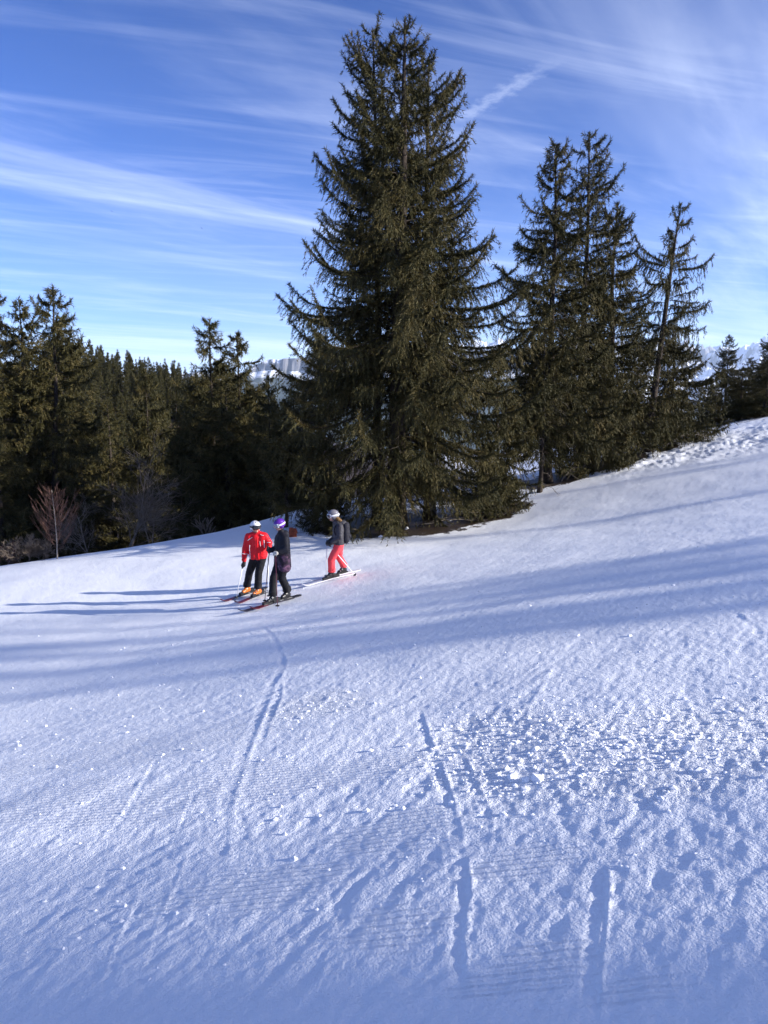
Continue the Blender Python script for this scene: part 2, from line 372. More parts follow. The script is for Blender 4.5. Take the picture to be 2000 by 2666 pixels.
def purple_print():
    m, t, b = material('purple_printed_jacket')
    tc = N(t, 'ShaderNodeTexCoord'); sp = N(t, 'ShaderNodeSeparateXYZ'); t.links.new(tc.outputs['Object'], sp.inputs[0])
    nz = N(t, 'ShaderNodeTexNoise', i_Scale=7.0, i_Detail=4.0, i_Distortion=1.2); t.links.new(tc.outputs['Object'], nz.inputs['Vector'])
    pat = RAMP(t, nz.outputs[0], [(0.40, (0.016, 0.011, 0.018)), (0.54, (0.060, 0.034, 0.060)), (0.68, (0.20, 0.095, 0.155))])
    zz = MATH(t, 'ADD', sp.outputs[2], MATH(t, 'MULTIPLY', MATH(t, 'SUBTRACT', nz.outputs[0], 0.5), 0.16))
    f = RAMP(t, MATH(t, 'DIVIDE', MATH(t, 'SUBTRACT', zz, 0.62), 0.75, True), [(0.0, 0.0), (0.62, 0.0), (0.72, 1.0)])
    t.links.new(MIX(t, f, pat, (0.012, 0.012, 0.018)), b.inputs['Base Color'])
    b.inputs['Roughness'].default_value = 0.65; b.inputs['Specular IOR Level'].default_value = 0.2
    return m
M['purple_print'] = purple_print()

# ------------------------------------------------------------------ the snow: one sheet from underfoot to the horizon
def seg_dist(x, y, pts):
    """distance to a polyline, the signed side offset and the distance along it"""
    best = np.full(x.shape, 1e9); side = np.zeros_like(x); along = np.zeros_like(x); acc = 0.0
    for a, b in zip(pts[:-1], pts[1:]):
        d = b - a; L = np.linalg.norm(d)
        if L < 1e-6: continue
        d = d / L
        px = x - a[0]; py = y - a[1]
        t = np.clip(px * d[0] + py * d[1], 0, L)
        qx = px - t * d[0]; qy = py - t * d[1]
        ds = np.hypot(qx, qy); c = ds < best
        best = np.where(c, ds, best); side = np.where(c, d[0] * qy - d[1] * qx, side); along = np.where(c, acc + t, along); acc += L
    return best, side, along, acc
def spline(pts, n=8):
    pts = np.asarray(pts, float); P = np.vstack([2 * pts[0] - pts[1], pts, 2 * pts[-1] - pts[-2]]); out = []
    for i in range(1, len(P) - 2):
        for t in np.linspace(0, 1, n, endpoint=False):
            out.append(0.5 * (2 * P[i] + (P[i + 1] - P[i - 1]) * t + (2 * P[i - 1] - 5 * P[i] + 4 * P[i + 1] - P[i + 2]) * t * t + (3 * P[i] - P[i - 1] - 3 * P[i + 1] + P[i + 2]) * t ** 3))
    out.append(pts[-1]); return np.array(out)

# (points in the photograph, half width m, depth m, berm m)
track_px = [
    ([(648, 1602), (700, 1650), (735, 1725), (700, 1800), (662, 1890), (618, 2000), (585, 2100), (560, 2250), (520, 2400), (480, 2600)], .09, .030, .030),
    ([(720, 1745), (725, 1810), (690, 1900), (655, 2000), (640, 2100)], .06, .018, .022),
    ([(1075, 1800), (1100, 1890), (1140, 2000), (1180, 2150), (1205, 2310), (1265, 2440), (1325, 2600)], .055, .030, .022),
    ([(1180, 1930), (1230, 2040), (1265, 2130), (1250, 2230)], .05, .018, .018),
    ([(1200, 2220), (1205, 2330), (1190, 2450), (1195, 2650)], .05, .022, .020),
    ([(1560, 2235), (1556, 2350), (1538, 2480), (1528, 2700)], .055, .034, .024),
    ([(1578, 2330), (1572, 2420), (1560, 2540), (1552, 2700)], .016, .030, .0),
    ([(1615, 2050), (1660, 2090), (1715, 2150)], .07, .040, .030),
    ([(1470, 2170), (1468, 2230), (1463, 2285)], .010, .016, .004),
    ([(1506, 2175), (1512, 2230), (1522, 2275)], .010, .016, .004),
    ([(1790, 2290), (1795, 2350), (1800, 2400)], .05, .026, .02),
    ([(1690, 2440), (1705, 2520), (1730, 2600)], .05, .022, .02),
    ([(1830, 2440), (1850, 2520), (1880, 2600)], .015, .018, .01),
    ([(10, 2680), (60, 2600), (130, 2510), (215, 2410)], .045, -.035, .0),
    ([(-30, 2620), (30, 2550), (110, 2470), (190, 2400)], .045, .028, .0),
    ([(0, 2300), (90, 2220), (200, 2120), (300, 2050)], .03, .014, .012),
    ([(60, 2330), (120, 2270), (175, 2215), (220, 2165)], .025, -.014, .0),
    ([(0, 1885), (110, 1820), (200, 1775), (300, 1726)], .04, .022, .024),
    ([(120, 1805), (180, 1775), (260, 1740)], .03, .016, .018),
    ([(335, 1702), (390, 1680), (435, 1662)], .04, .016, .020),
    ([(0, 1760), (80, 1722), (180, 1690), (300, 1650)], .05, .016, .018),
    ([(0, 2010), (120, 1950), (240, 1880), (330, 1830)], .04, .018, .018),
    ([(200, 2250), (300, 2150), (370, 2050), (420, 1960)], .05, .020, .018),
    ([(60, 2080), (160, 2010), (260, 1950)], .03, .012, .012),
    ([(380, 2560), (430, 2400), (490, 2250), (520, 2160)], .05, .018, .018),
    ([(545, 2330), (560, 2290), (600, 2250), (650, 2225)], .05, .0, .028),
    ([(250, 2660), (300, 2500), (370, 2330), (400, 2250)], .04, .016, .016),
    ([(440, 2220), (480, 2120), (510, 2050)], .03, .010, .014),
    ([(960, 1810), (1050, 1795), (1160, 1772)], .05, -.006, .0),
    ([(960, 1846), (1060, 1828), (1170, 1808)], .05, -.006, .0),
    ([(640, 1610), (760, 1572), (860, 1535), (1000, 1490), (1150, 1450)], .035, .030, .014),
    ([(628, 1600), (740, 1560), (850, 1525), (980, 1478)], .035, .026, .012),
    ([(788, 1532), (920, 1492), (1050, 1452), (1200, 1410)], .035, .022, .010),
    ([(1700, 1372), (1780, 1400), (1870, 1435), (1990, 1470)], .06, .030, .022),
    ([(1720, 1498), (1830, 1505), (2010, 1522)], .05, .022, .014),
    ([(1905, 1590), (1940, 1620), (1990, 1660)], .07, .030, .026),
    ([(1800, 1550), (1840, 1565), (1875, 1585)], .05, .022, .02),
    ([(250, 1620), (420, 1570), (560, 1530), (700, 1490)], .05, .014, .012),
    ([(100, 1530), (300, 1500), (520, 1480), (800, 1440)], .06, .016, .012),
    ([(1330, 2020), (1360, 2030), (1400, 2032), (1440, 2010)], .06, .02, .05),
]
tracks = []
for pts, hw, dep, berm in track_px:
    g = gp(pts)
    if len(g) > 2: g = spline(g, 5)
    nr_ = 1 + 1.3 * float(1 - smooth(2.4, 3.4, np.hypot(*g.T).mean()))
    tracks.append((g, hw * .46, dep * .15 * nr_, berm * .26 * nr_))
rs = np.random.RandomState(4)
for k in range(150):                                    # short edge scratches, all skied the same way down the slope
    x, y = rs.uniform(-6.5, 1.2), rs.uniform(2.4, 13.0)
    an = R(rs.normal(57, 9)); L = rs.uniform(.3, 1.8) * (0.5 + y / 8)
    d = np.array([math.cos(an), math.sin(an)])
    n = np.array([-d[1], d[0]])
    a = np.array([x, y]); pts = np.array([a, a + d * L * .5 + n * rs.normal(0, .03), a + d * L])
    s = rs.choice([-1, 1])
    tracks.append((pts, rs.uniform(.012, .035), s * rs.uniform(.002, .006), rs.uniform(.001, .004)))
for k in range(84):                                     # skidded marks on the bank by the right hand trees and on the crest
    if k < 66:
        x, y = rs.uniform(9, 22), rs.uniform(30.5, 40); an = R(rs.normal(20, 16)); L = rs.uniform(.8, 4.5); s = rs.uniform(.04, .10)
    else:
        x, y = rs.uniform(-13, -2), rs.uniform(19, 26); an = R(rs.normal(18, 22)); L = rs.uniform(1, 4); s = rs.uniform(.006, .014)
    d = np.array([math.cos(an), math.sin(an)]); n = np.array([-d[1], d[0]]); a = np.array([x, y])
    tracks.append((np.array([a, a + d * L * .5 + n * rs.normal(0, .2), a + d * L]), rs.uniform(.04, .12), s, s * .8))

cord_px = [(130, 2090, .75, .42), (255, 2118, .5, .2), (930, 2000, .45, .35), (1010, 2165, .34, .30), (1350, 2255, .30, .18), (1420, 2545, .28, .17), (1640, 2580, .2, .1), (1050, 2420, .3, .2), (700, 2300, .5, .3), (560, 2050, .8, .5), (330, 1960, 1.6, .6)]
cords = [(gp([(a, b)])[0], rx, ry) for a, b, rx, ry in cord_px]
rough_px = [(1480, 1950, 1.05, .85), (1300, 1900, .6, .6), (1850, 1900, 1.0, .7), (1750, 2000, .8, .55), (820, 1840, .5, .6), (1330, 2030, .3, .25)]
roughs = [(gp([(a, b)])[0], rx, ry) for a, b, rx, ry in rough_px]
TREE_FEET = []      # (x, y, radius) of needle litter, filled below
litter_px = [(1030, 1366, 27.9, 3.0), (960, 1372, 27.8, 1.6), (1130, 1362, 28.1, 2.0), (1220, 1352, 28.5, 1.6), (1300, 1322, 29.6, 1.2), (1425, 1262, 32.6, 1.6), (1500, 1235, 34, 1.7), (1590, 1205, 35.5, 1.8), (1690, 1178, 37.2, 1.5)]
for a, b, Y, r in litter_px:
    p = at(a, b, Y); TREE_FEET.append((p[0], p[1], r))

def snow_detail(x, y):
    z = np.zeros_like(x); rough = np.zeros_like(x); cord = np.zeros_like(x)
    r = np.hypot(x, y); near = 1 - smooth(22, 60, r)
    for (c, rx, ry) in roughs:
        rough = np.maximum(rough, 1 - smooth(.45, 1.15, np.hypot((x - c[0]) / rx, (y - c[1]) / ry) + .35 * noise2(x * 2.1, y * 2.1, 71)))
    groom = 1 - 0.8 * smooth(.2, .9, fbm2(x / 1.7, y / 1.7, 33, 3) + .25)
    for (c, rx, ry) in cords:
        cord = np.maximum(cord, 1 - smooth(.6, 1.1, np.hypot((x - c[0]) / rx, (y - c[1]) / ry) + .6 * fbm2(x * 2.4, y * 5, 51, 2)))
    # broad swells, wind and ski packed lumps, crumbs
    z += .05 * fbm2(x / 3.1, y / 3.1, 2, 3)
    u = x * .84 - y * .54; v = x * .54 + y * .84                      # v runs along the skied direction
    z += .006 * fbm2(u / .22, v / .8, 9, 3) * near
    z += .0055 * fbm2(u / .07, v / .13, 12, 2) * near * (1 - .8 * cord) + .003 * fbm2(u / .15, v / .34, 15, 2) * (1 - smooth(5, 11, r)) * (1 - .7 * cord) + .0028 * fbm2(x / .05, y / .06, 17, 2) * (1 - smooth(7, 14, r)) + .0045 * fbm2(u / .09, v / .16, 19, 3) * (1 - smooth(3.2, 5.5, r)) * (1 - .7 * cord)
    lump = fbm2(x / .11, y / .11, 21, 3)
    rmod = rough * smooth(-.2, .65, fbm2(x / .5, y / .5, 43, 2))
    z += rmod * (.009 * np.maximum(fbm2(x / .05, y / .055, 21, 2), -.2) + .006 * np.maximum(lump, -.1)) + rough * .005 * fbm2(x / .03, y / .045, 28, 1)
    bank = smooth(7, 12, x) * smooth(29, 33, y) * (1 - smooth(42, 50, y))
    z += bank * .24 * fbm2((x * .95 + y * .3) / 1.6, (y * .95 - x * .3) / .38, 61, 3)
    rough = np.maximum(rough, bank * .5)
    for g, hw, dep, berm in tracks:
        m = max(hw * 4, .05)
        sel = np.nonzero((x > g[:, 0].min() - m) & (x < g[:, 0].max() + m) & (y > g[:, 1].min() - m) & (y < g[:, 1].max() + m))[0]
        if not len(sel): continue
        wv = hw * .35 * noise2(x[sel] / (hw * 3), y[sel] / (hw * 3), 77)
        ds, side, al, tot = seg_dist(x[sel], y[sel], g)
        fd = max(.3, tot * .3); fade = smooth(0, fd, al) * smooth(0, fd, tot - al) * (.65 + .7 * noise2(al * 1.7, al * 0 + hw * 90, 13))
        d1 = np.maximum(ds + wv, 0)
        groove = np.exp(-(d1 / hw) ** 4)
        b = np.exp(-((d1 - hw * 1.5) / (hw * .55)) ** 2) * (0.5 + 0.5 * np.sign(side)) * (0.7 + 1.2 * noise2(x[sel] / .05, y[sel] / .05, 5))
        z[sel] += fade * (-dep * groove + berm * b)
        cord[sel] *= 1 - groove * fade
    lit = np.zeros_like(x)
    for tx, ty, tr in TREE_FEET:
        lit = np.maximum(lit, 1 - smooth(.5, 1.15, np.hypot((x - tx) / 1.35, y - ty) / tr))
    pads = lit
    forest = smooth(40, 55, r) * (1 - smooth(400, 700, r)) * .75
    return z * near, np.clip(rough, 0, 1), np.clip(cord, 0, 1), np.maximum(lit * .85, forest * (1 - smooth(20, 40, x)))

def build_ground():
    rr = [0.25, .6, 1.0, 1.3, 1.6]; r = 1.75
    while r < 62: rr.append(r); r += min(.0017 * r * r, .0070 * r)
    while r < 45000: rr.append(r); r *= 1.05
    rr = np.array(rr)
    th = np.concatenate([np.linspace(-R(33), R(33), 610), np.linspace(R(34), 2 * math.pi - R(34), 90)[1:-1]])
    T, Rr = np.meshgrid(th, rr)                                       # rows: rings
    x = (Rr * np.sin(T)).ravel(); y = (Rr * np.cos(T)).ravel()
    z = height(x, y)
    dz_, ro, co, li = snow_detail(x, y)
    z += dz_
    nr, ntn = len(rr), len(th)
    idx = np.arange(nr * ntn).reshape(nr, ntn)
    a = idx[:-1]; b = idx[1:]
    f = np.stack([a, np.roll(a, -1, 1), np.roll(b, -1, 1), b], -1).reshape(-1, 4)[:, ::-1]
    v = np.stack([x, y, z], 1)
    me = mesh_arrays('snow_slope', v, f, M['snow'], True)
    # close the small hole underfoot
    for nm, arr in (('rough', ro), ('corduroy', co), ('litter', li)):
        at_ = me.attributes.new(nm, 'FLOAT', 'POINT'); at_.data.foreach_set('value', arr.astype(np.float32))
    o = link('snow_slope', me); tag(o, 'groomed snow slope with ski tracks falling away to a wooded valley', kind='structure')
    return o
build_ground()

# ------------------------------------------------------------------ distant mountains
def mountain_material(name, rock, forest_top, rockline):
    m, t, b = material(name)
    geo = N(t, 'ShaderNodeNewGeometry'); sp = N(t, 'ShaderNodeSeparateXYZ'); t.links.new(geo.outputs['Normal'], sp.inputs[0])
    ps = N(t, 'ShaderNodeSeparateXYZ'); t.links.new(geo.outputs['Position'], ps.inputs[0])
    nz = N(t, 'ShaderNodeTexNoise', i_Scale=0.006, i_Detail=8.0, i_Roughness=0.65); t.links.new(geo.outputs['Position'], nz.inputs['Vector'])
    fl = MATH(t, 'ADD', sp.outputs[2], MATH(t, 'MULTIPLY', MATH(t, 'SUBTRACT', nz.outputs[0], 0.5), 0.5))
    sn = RAMP(t, fl, [(rockline - .06, 0.0), (rockline + .06, 1.0)])
    c = MIX(t, sn, rock, (0.82, 0.85, 0.90))
    hh = MATH(t, 'ADD', ps.outputs[2], MATH(t, 'MULTIPLY', MATH(t, 'SUBTRACT', nz.outputs[0], 0.5), 420.0))
    ff = RAMP(t, MATH(t, 'DIVIDE', MATH(t, 'SUBTRACT', forest_top, hh), 120.0, True), [(0.0, 0.0), (1.0, 1.0)])
    c = MIX(t, ff, c, (0.035, 0.045, 0.030))
    t.links.new(c, b.inputs['Base Color']); b.inputs['Roughness'].default_value = 0.9; b.inputs['Specular IOR Level'].default_value = 0.05
    return m
M['cliff'] = mountain_material('cliff_mountain', (0.14, 0.14, 0.155), 235.0, .78)
M['alp'] = mountain_material('snow_mountain', (0.22, 0.215, 0.22), -350.0, .36)
def cliff_mountain():
    # a plateau mountain ending in a fluted rock wall, snow ledges and wooded foot slopes; about 9 km off
    nx, nv = 300, 64
    X = np.linspace(-5200, 2600, nx); Vv = np.linspace(0, 1, nv)
    xx, vv = np.meshgrid(X, Vv)
    crest = 395 + 35 * fbm2(xx / 700, xx * 0 + 3.3, 3, 4) + .045 * (xx + 1300) * smooth(-1650, -1300, xx) - 420 * (1 - smooth(-1760, -1560, xx)) - 60 * (1 - smooth(-1560, -1400, xx)) + 22 * np.sign(np.sin(xx / 97.0)) * smooth(-.1, .5, noise2(xx / 260, xx * 0, 8))
    base = -560.0; foot = 235 + 40 * fbm2(xx / 420, xx * 0 + .7, 14, 3)
    prof = np.where(vv < .55, base + (foot - base) * (vv / .55) ** 1.3, np.where(vv < .70, foot + (crest - foot) * ((vv - .55) / .15), crest + 40 * (vv - .7) / .3))
    yy = 6800 + np.where(vv < .55, 2600 * vv / .55, np.where(vv < .70, 2600 + 90 * (vv - .55) / .15, 2690 + 2500 * (vv - .7) / .3))
    flute = fbm2(xx / 130, vv * 1.5, 21, 4)
    yy = yy + np.where((vv > .5) & (vv < .75), 130 * flute, 0) + 160 * fbm2(xx / 900, vv * 2, 23, 3)
    zz = prof + 55 * fbm2(xx / 330, yy / 330, 31, 4) * np.clip((.56 - vv) / .2, 0, 1) * np.clip(vv * 8, 0, 1)
    idx = np.arange(nx * nv).reshape(nv, nx)
    f = np.stack([idx[:-1, :-1], idx[:-1, 1:], idx[1:, 1:], idx[1:, :-1]], -1).reshape(-1, 4)
    o = link('cliff_mountain', mesh_arrays('cliff_mountain', np.stack([xx, yy, zz], -1).reshape(-1, 3), f, M['cliff'], False))
    tag(o, 'distant flat-topped mountain with a pale rock wall left of the biggest spruce', kind='structure')
def alp_range():
    nx, ny = 240, 80
    X = np.linspace(1500, 17000, nx); Y = np.linspace(14500, 21500, ny)
    xx, yy = np.meshgrid(X, Y)
    rid = 1 - np.abs(fbm2(xx / 2300, yy / 2300, 5, 6, .52)) * 1.9
    env = smooth(14500, 18600, yy) * (1 - .5 * smooth(19800, 21500, yy))
    zz = -600 + env * (900 + 900 * np.clip(rid, 0, 1) ** 1.5 + 220 * fbm2(xx / 420, yy / 420, 15, 4))
    idx = np.arange(nx * ny).reshape(ny, nx)
    f = np.stack([idx[:-1, :-1], idx[:-1, 1:], idx[1:, 1:], idx[1:, :-1]], -1).reshape(-1, 4)
    o = link('snowy_mountain_range', mesh_arrays('snowy_mountain_range', np.stack([xx, yy, zz], -1).reshape(-1, 3), f, M['alp'], False))
    tag(o, 'far jagged snow-covered mountain range seen behind the right-hand trees', kind='structure')
cliff_mountain(); alp_range()

# ------------------------------------------------------------------ spruces
def unit(v): return v / np.maximum(np.linalg.norm(v, axis=-1, keepdims=True), 1e-9)
def limb_tubes(P, Rd, sides=3):
    """P (n,k,3) curves, Rd (n,k) radii -> verts, quads"""
    n, k, _ = P.shape
    T = unit(np.gradient(P, axis=1)); ref = np.zeros_like(T); ref[..., 2] = 1
    U = np.cross(T, ref); bad = np.linalg.norm(U, axis=-1) < .05; U[bad] = (1, 0, 0); U = unit(U); W = np.cross(T, U)
    a = np.linspace(0, 2 * math.pi, sides, endpoint=False)
    V = P[:, :, None] + Rd[:, :, None, None] * (np.cos(a)[None, None, :, None] * U[:, :, None] + np.sin(a)[None, None, :, None] * W[:, :, None])
    idx = np.arange(n * k * sides).reshape(n, k, sides)
    q = np.stack([idx[:, :-1], np.roll(idx[:, :-1], -1, 2), np.roll(idx[:, 1:], -1, 2), idx[:, 1:]], -1).reshape(-1, 4)
    return V.reshape(-1, 3), q
def spruce_meshes(seed, H, prof, nbr, twig=1.0, lets=11.0, tws=24.0, sleeve=30.0, hang=.75, clear=.06, trunk_r=None, ragged=.28, dead=0, mat='needle', keep=1.0, up=1.0, bend=.15, offset=(0, 0)):
    rg = np.random.RandomState(seed)
    prel = np.array([p[0] for p in prof]); prad = np.array([p[1] for p in prof])
    # trunk
    nz_ = 16; zt = np.linspace(-.35, H, nz_); tr = trunk_r or .014 * H
    bx = bend * fbm2(zt / H * 2.2, zt * 0 + seed * 1.7, seed, 2); by = bend * fbm2(zt / H * 2.2, zt * 0 + seed * 2.9, seed + 5, 2)
    bx -= np.interp(0, zt, bx); by -= np.interp(0, zt, by)
    def axis(z): return np.interp(z, zt, bx), np.interp(z, zt, by)
    rad = tr * ((1 - np.clip(zt / H, 0, 1)) ** .85 * .95 + .05) * (1 + .55 * np.exp(-np.maximum(zt, 0) / .35))
    mb = MB(); mb.tube(np.stack([bx, by, zt], 1), rad, 11)
    trunk = mb.mesh('trunk', M['bark'])
    # main branches
    cz = rg.uniform(0, 1, nbr * 4); rel = cz * (1 - clear)
    wgt = np.interp(rel, prel, prad) ** .55 + .5; keepm = rg.uniform(0, 1, nbr * 4) < wgt / wgt.max(); rel = rel[keepm][:nbr]
    n = len(rel); z0 = H * (1 - rel)
    lv = .34 + .1 * rel; z0 = np.where(rg.uniform(0, 1, n) < .7, np.round(z0 / lv) * lv + rg.normal(0, .05, n), z0); z0 = np.clip(z0, clear * H, H - .15); rel = 1 - z0 / H
    hf = 1 - rel
    az = rg.uniform(0, 2 * math.pi, n)
    env = np.interp(rel, prel, prad)
    lobe = 1 + ragged * 1.1 * noise2(az * 1.1 + 7, z0 / 1.3, seed + 2)
    arm = rg.uniform(0, 1, n) < .38
    L = env * np.where(arm, rg.uniform(.92, 1.18, n), rg.uniform(1 - ragged * 1.9, .92, n)) * lobe + .10
    a = (.02 + .85 * hf ** 1.6) * up + rg.normal(0, .12, n); b = .74 - .36 * hf + rg.normal(0, .08, n); c = np.where(arm, .56, .36) + .10 * rg.uniform(-1, 1, n)
    kx = rg.normal(0, .16, n)
    ax, ay = axis(z0)
    def BP(i, s):
        aa = az[i] + kx[i] * s
        r_ = L[i] * s
        zz = z0[i] + L[i] * (a[i] * s - b[i] * s * s + c[i] * s ** 4)
        return np.stack([ax[i] + r_ * np.cos(aa), ay[i] + r_ * np.sin(aa), zz], -1)
    def BT(i, s): return unit(BP(i, s + .02) - BP(i, s - .02))
    ss = np.linspace(0, .97, 7); ii = np.repeat(np.arange(n), 7); P = BP(ii, np.tile(ss, n)).reshape(n, 7, 3)
    Rd = np.outer(np.clip(.009 * L + .004, .006, .05), 1 - .85 * ss)
    lvv, lq = limb_tubes(P, Rd)
    # drooping side branchlets
    cnt = np.maximum((L * lets * rg.uniform(.7, 1.3, n) * keep).astype(int), 2); bi = np.repeat(np.arange(n), cnt); nb = len(bi)
    s = np.clip(rg.uniform(.10, 1.0, nb) ** .75, .1, .99)
    o = BP(bi, s); t = BT(bi, s); lat = unit(np.cross(t, np.array([0, 0, 1.0]))) * rg.choice([-1, 1], nb)[:, None]
    dwn = np.array([0, 0, -1.0])
    d0 = unit(.42 * t + lat * rg.uniform(.15, .9, nb)[:, None] + dwn * (hang * rg.uniform(.2, 1.5, nb))[:, None] + rg.normal(0, .12, (nb, 3)))
    ll = np.clip(L[bi], .3, 3.2) ** .75 * (.13 + .30 * (1 - s)) * rg.uniform(.55, 1.25, nb) + .05
    m = np.maximum((ll * tws * rg.uniform(.7, 1.3, nb)).astype(int), 2); ti = np.repeat(np.arange(nb), m); ntw = len(ti)
    u = rg.uniform(.05, 1, ntw)
    og = o[ti] + d0[ti] * (ll[ti] * u)[:, None] + dwn * (hang * .55 * ll[ti] * u * u)[:, None]
    rnd = unit(rg.normal(0, 1, (ntw, 3)))
    dr = unit(d0[ti] * .75 + rnd * .55 + dwn * (hang * rg.uniform(.1, .8, ntw))[:, None])
    tl = twig * rg.uniform(.06, .16, ntw); tw_ = twig * rg.uniform(.0075, .0135, ntw)
    tint = .35 * rg.uniform(0, 1, n)[bi][ti] + .35 * rg.uniform(0, 1, nb)[ti] + .3 * rg.uniform(0, 1, ntw)
    # needle sleeves along the branches themselves, with upturned tips
    cnt2 = np.maximum((L * sleeve * np.where(arm, 1.9, .8)).astype(int), 6); si = np.repeat(np.arange(n), cnt2); n2 = len(si)
    s2 = np.clip(rg.uniform(.18, 1.0, n2), 0, 1.0); t2 = BT(si, s2); o2 = BP(si, s2)
    dr2 = unit(t2 * .8 + unit(rg.normal(0, 1, (n2, 3))) * .75 + np.array([0, 0, -.15]))
    tl2 = twig * rg.uniform(.09, .20, n2); tw2 = twig * rg.uniform(.009, .016, n2)
    tint2 = .5 * rg.uniform(0, 1, n)[si] + .4 * rg.uniform(0, 1, n2)
    # leader
    n3 = int(620 / twig ** 1.5); z3 = H - (rg.uniform(0, 1, n3) ** 1.4 * H * .26 - .02); x3, y3 = axis(np.minimum(z3, H)); o3 = np.stack([x3, y3, z3], 1)
    dr3 = unit(np.stack([rg.normal(0, .4, n3), rg.normal(0, .4, n3), rg.uniform(.2, .9, n3)], 1)); tl3 = twig * rg.uniform(.08, .2, n3); tw3 = twig * np.full(n3, .013); tint3 = rg.uniform(.3, .8, n3)
    og = np.vstack([og, o2, o3]); dr = np.vstack([dr, dr2, dr3]); tl = np.concatenate([tl, tl2, tl3]); tw_ = np.concatenate([tw_, tw2, tw3]); tint = np.concatenate([tint, tint2, tint3])
    if offset[0] or offset[1]: pass
    k = len(og)
    sd_ = unit(np.cross(dr, unit(rg.normal(0, 1, (k, 3))))); nn = np.cross(dr, sd_)
    b0_ = og + dr * (tl * .12)[:, None]
    V = np.stack([b0_ - sd_ * tw_[:, None], b0_ + sd_ * tw_[:, None], og + dr * tl[:, None]], 1).reshape(-1, 3)
    F = np.arange(k * 3).reshape(-1, 3)
    crown = mesh_arrays('crown', V, F, M[mat])
    at_ = crown.attributes.new('tint', 'FLOAT', 'FACE'); at_.data.foreach_set('value', tint.astype(np.float32))
    limbs = mesh_arrays('branches', lvv, lq, M['bark'], True)
    deadm = None
    if dead:
        zd = H * rg.uniform(.03, .55, dead); ad = rg.uniform(0, 2 * math.pi, dead); Ld = np.interp(1 - zd / H, prel, prad) * rg.uniform(.35, .9, dead)
        xd, yd = axis(zd); sg = np.linspace(0, 1, 6)
        Pd = np.stack([xd[:, None] + np.outer(Ld * np.cos(ad), sg) + rg.normal(0, .03, (dead, 6)), yd[:, None] + np.outer(Ld * np.sin(ad), sg) + rg.normal(0, .03, (dead, 6)), zd[:, None] - np.outer(Ld * .35, sg ** 1.5) + rg.normal(0, .03, (dead, 6))], -1)
        V1, Q1 = limb_tubes(Pd, np.outer(np.full(dead, .012), 1 - .8 * sg))
        q = 7; bi = np.repeat(np.arange(dead), q); ks = rg.randint(2, 6, dead * q); o_ = Pd[bi, ks]
        dd = unit(np.stack([np.cos(ad[bi]), np.sin(ad[bi]), np.full(dead * q, -.5)], 1) + rg.normal(0, .6, (dead * q, 3))); lt = rg.uniform(.15, .5, dead * q)
        P2 = o_[:, None] + dd[:, None] * (lt[:, None] * np.linspace(0, 1, 3)[None])[..., None] + np.array([0, 0, -.12]) * (np.linspace(0, 1, 3) ** 2)[None, :, None] * lt[:, None, None]
        V2, Q2 = limb_tubes(P2, np.outer(np.full(dead * q, .006), np.array([1, .7, .3])))
        deadm = mesh_arrays('dead_branches', np.vstack([V1, V2]), np.vstack([Q1, Q2 + len(V1)]), M['dead'], True)
    return trunk, crown, limbs, deadm
def plant(meshes, name, loc, rotz=0, scale=1.0, lean=(0, 0), label=None, group=None, cat='tree'):
    root = empty(name, loc); root.rotation_euler = (lean[1], lean[0], rotz)
    root.scale = (scale, scale, scale) if isinstance(scale, (int, float)) else scale
    for nm, me in zip(('trunk', 'crown', 'branches', 'dead_branches'), meshes):
        if me is not None:
            p_ = link(nm, me, root)
            if 'branches' in nm: p_['kind'] = 'stuff'
    tag(root, label, cat, group)
    return root
def foot(px, Y):
    """ground point Y metres ahead on the bearing of this column of the photograph"""
    X = (px - CX) / F_PX * Y
    for _ in range(6):
        z = hz(X, Y); depth = Y * CT - (z - CAM[2]) * ST; X = (px - CX) / F_PX * depth
    return np.array([X, Y, hz(X, Y)])
def top_z(py, Y): return at(CX, py, Y)[2]
def spruce_at(px, Y, py_top, seed, prof, nbr, label, group=None, px_top=None, sink=.05, **kw):
    """a spruce of its own, prof in (share from the top, radius in m)"""
    f = foot(px, Y); H = top_z(py_top, Y) - f[2]
    ms = spruce_meshes(seed, H, prof, nbr, **kw)
    lean = (0, 0)
    if px_top is not None:
        xt = at(px_top, py_top, Y)[0]; lean = (math.atan2(xt - f[0], H), 0)
    return plant(ms, 'spruce_tree', (f[0], f[1], f[2] - sink), 0, 1.0, lean, label, group), ms, H

BIG = [(0, .12), (.04, .5), (.12, 1.05), (.27, 2.1), (.42, 3.1), (.57, 3.85), (.72, 4.25), (.82, 4.3), (.92, 3.6), (1, 2.6)]
g1 = 'spruces at the piste edge'
spruce_at(1030, 27.8, 45, 11, BIG, 390, 'tallest and broadest spruce, right behind the skier in coral trousers', g1, px_top=1057, trunk_r=.36, clear=.07, dead=26, lets=12, tws=66, sleeve=165, ragged=.30, up=.8)
_, msD, HD = spruce_at(985, 28.5, 78, 12, [(0, .2), (.05, .75), (.15, 1.15), (.4, 1.8), (.65, 2.4), (.85, 2.9), (1, 2.0)], 210, 'second-highest top left of the tallest spruce, sharing its crown', g1, px_top=972, trunk_r=.2, clear=.3, lets=10, tws=66, sleeve=150, up=1.0)
f_ = foot(1118, 29.0); k_ = (top_z(148, 29.0) - f_[2]) / HD
plant(msD, 'spruce_tree', (f_[0], f_[1], f_[2] - .05), 2.4, (k_ * 1.1, k_ * 1.1, k_), (.015, 0), 'lower top right of the tallest spruce, growing into its crown', g1)
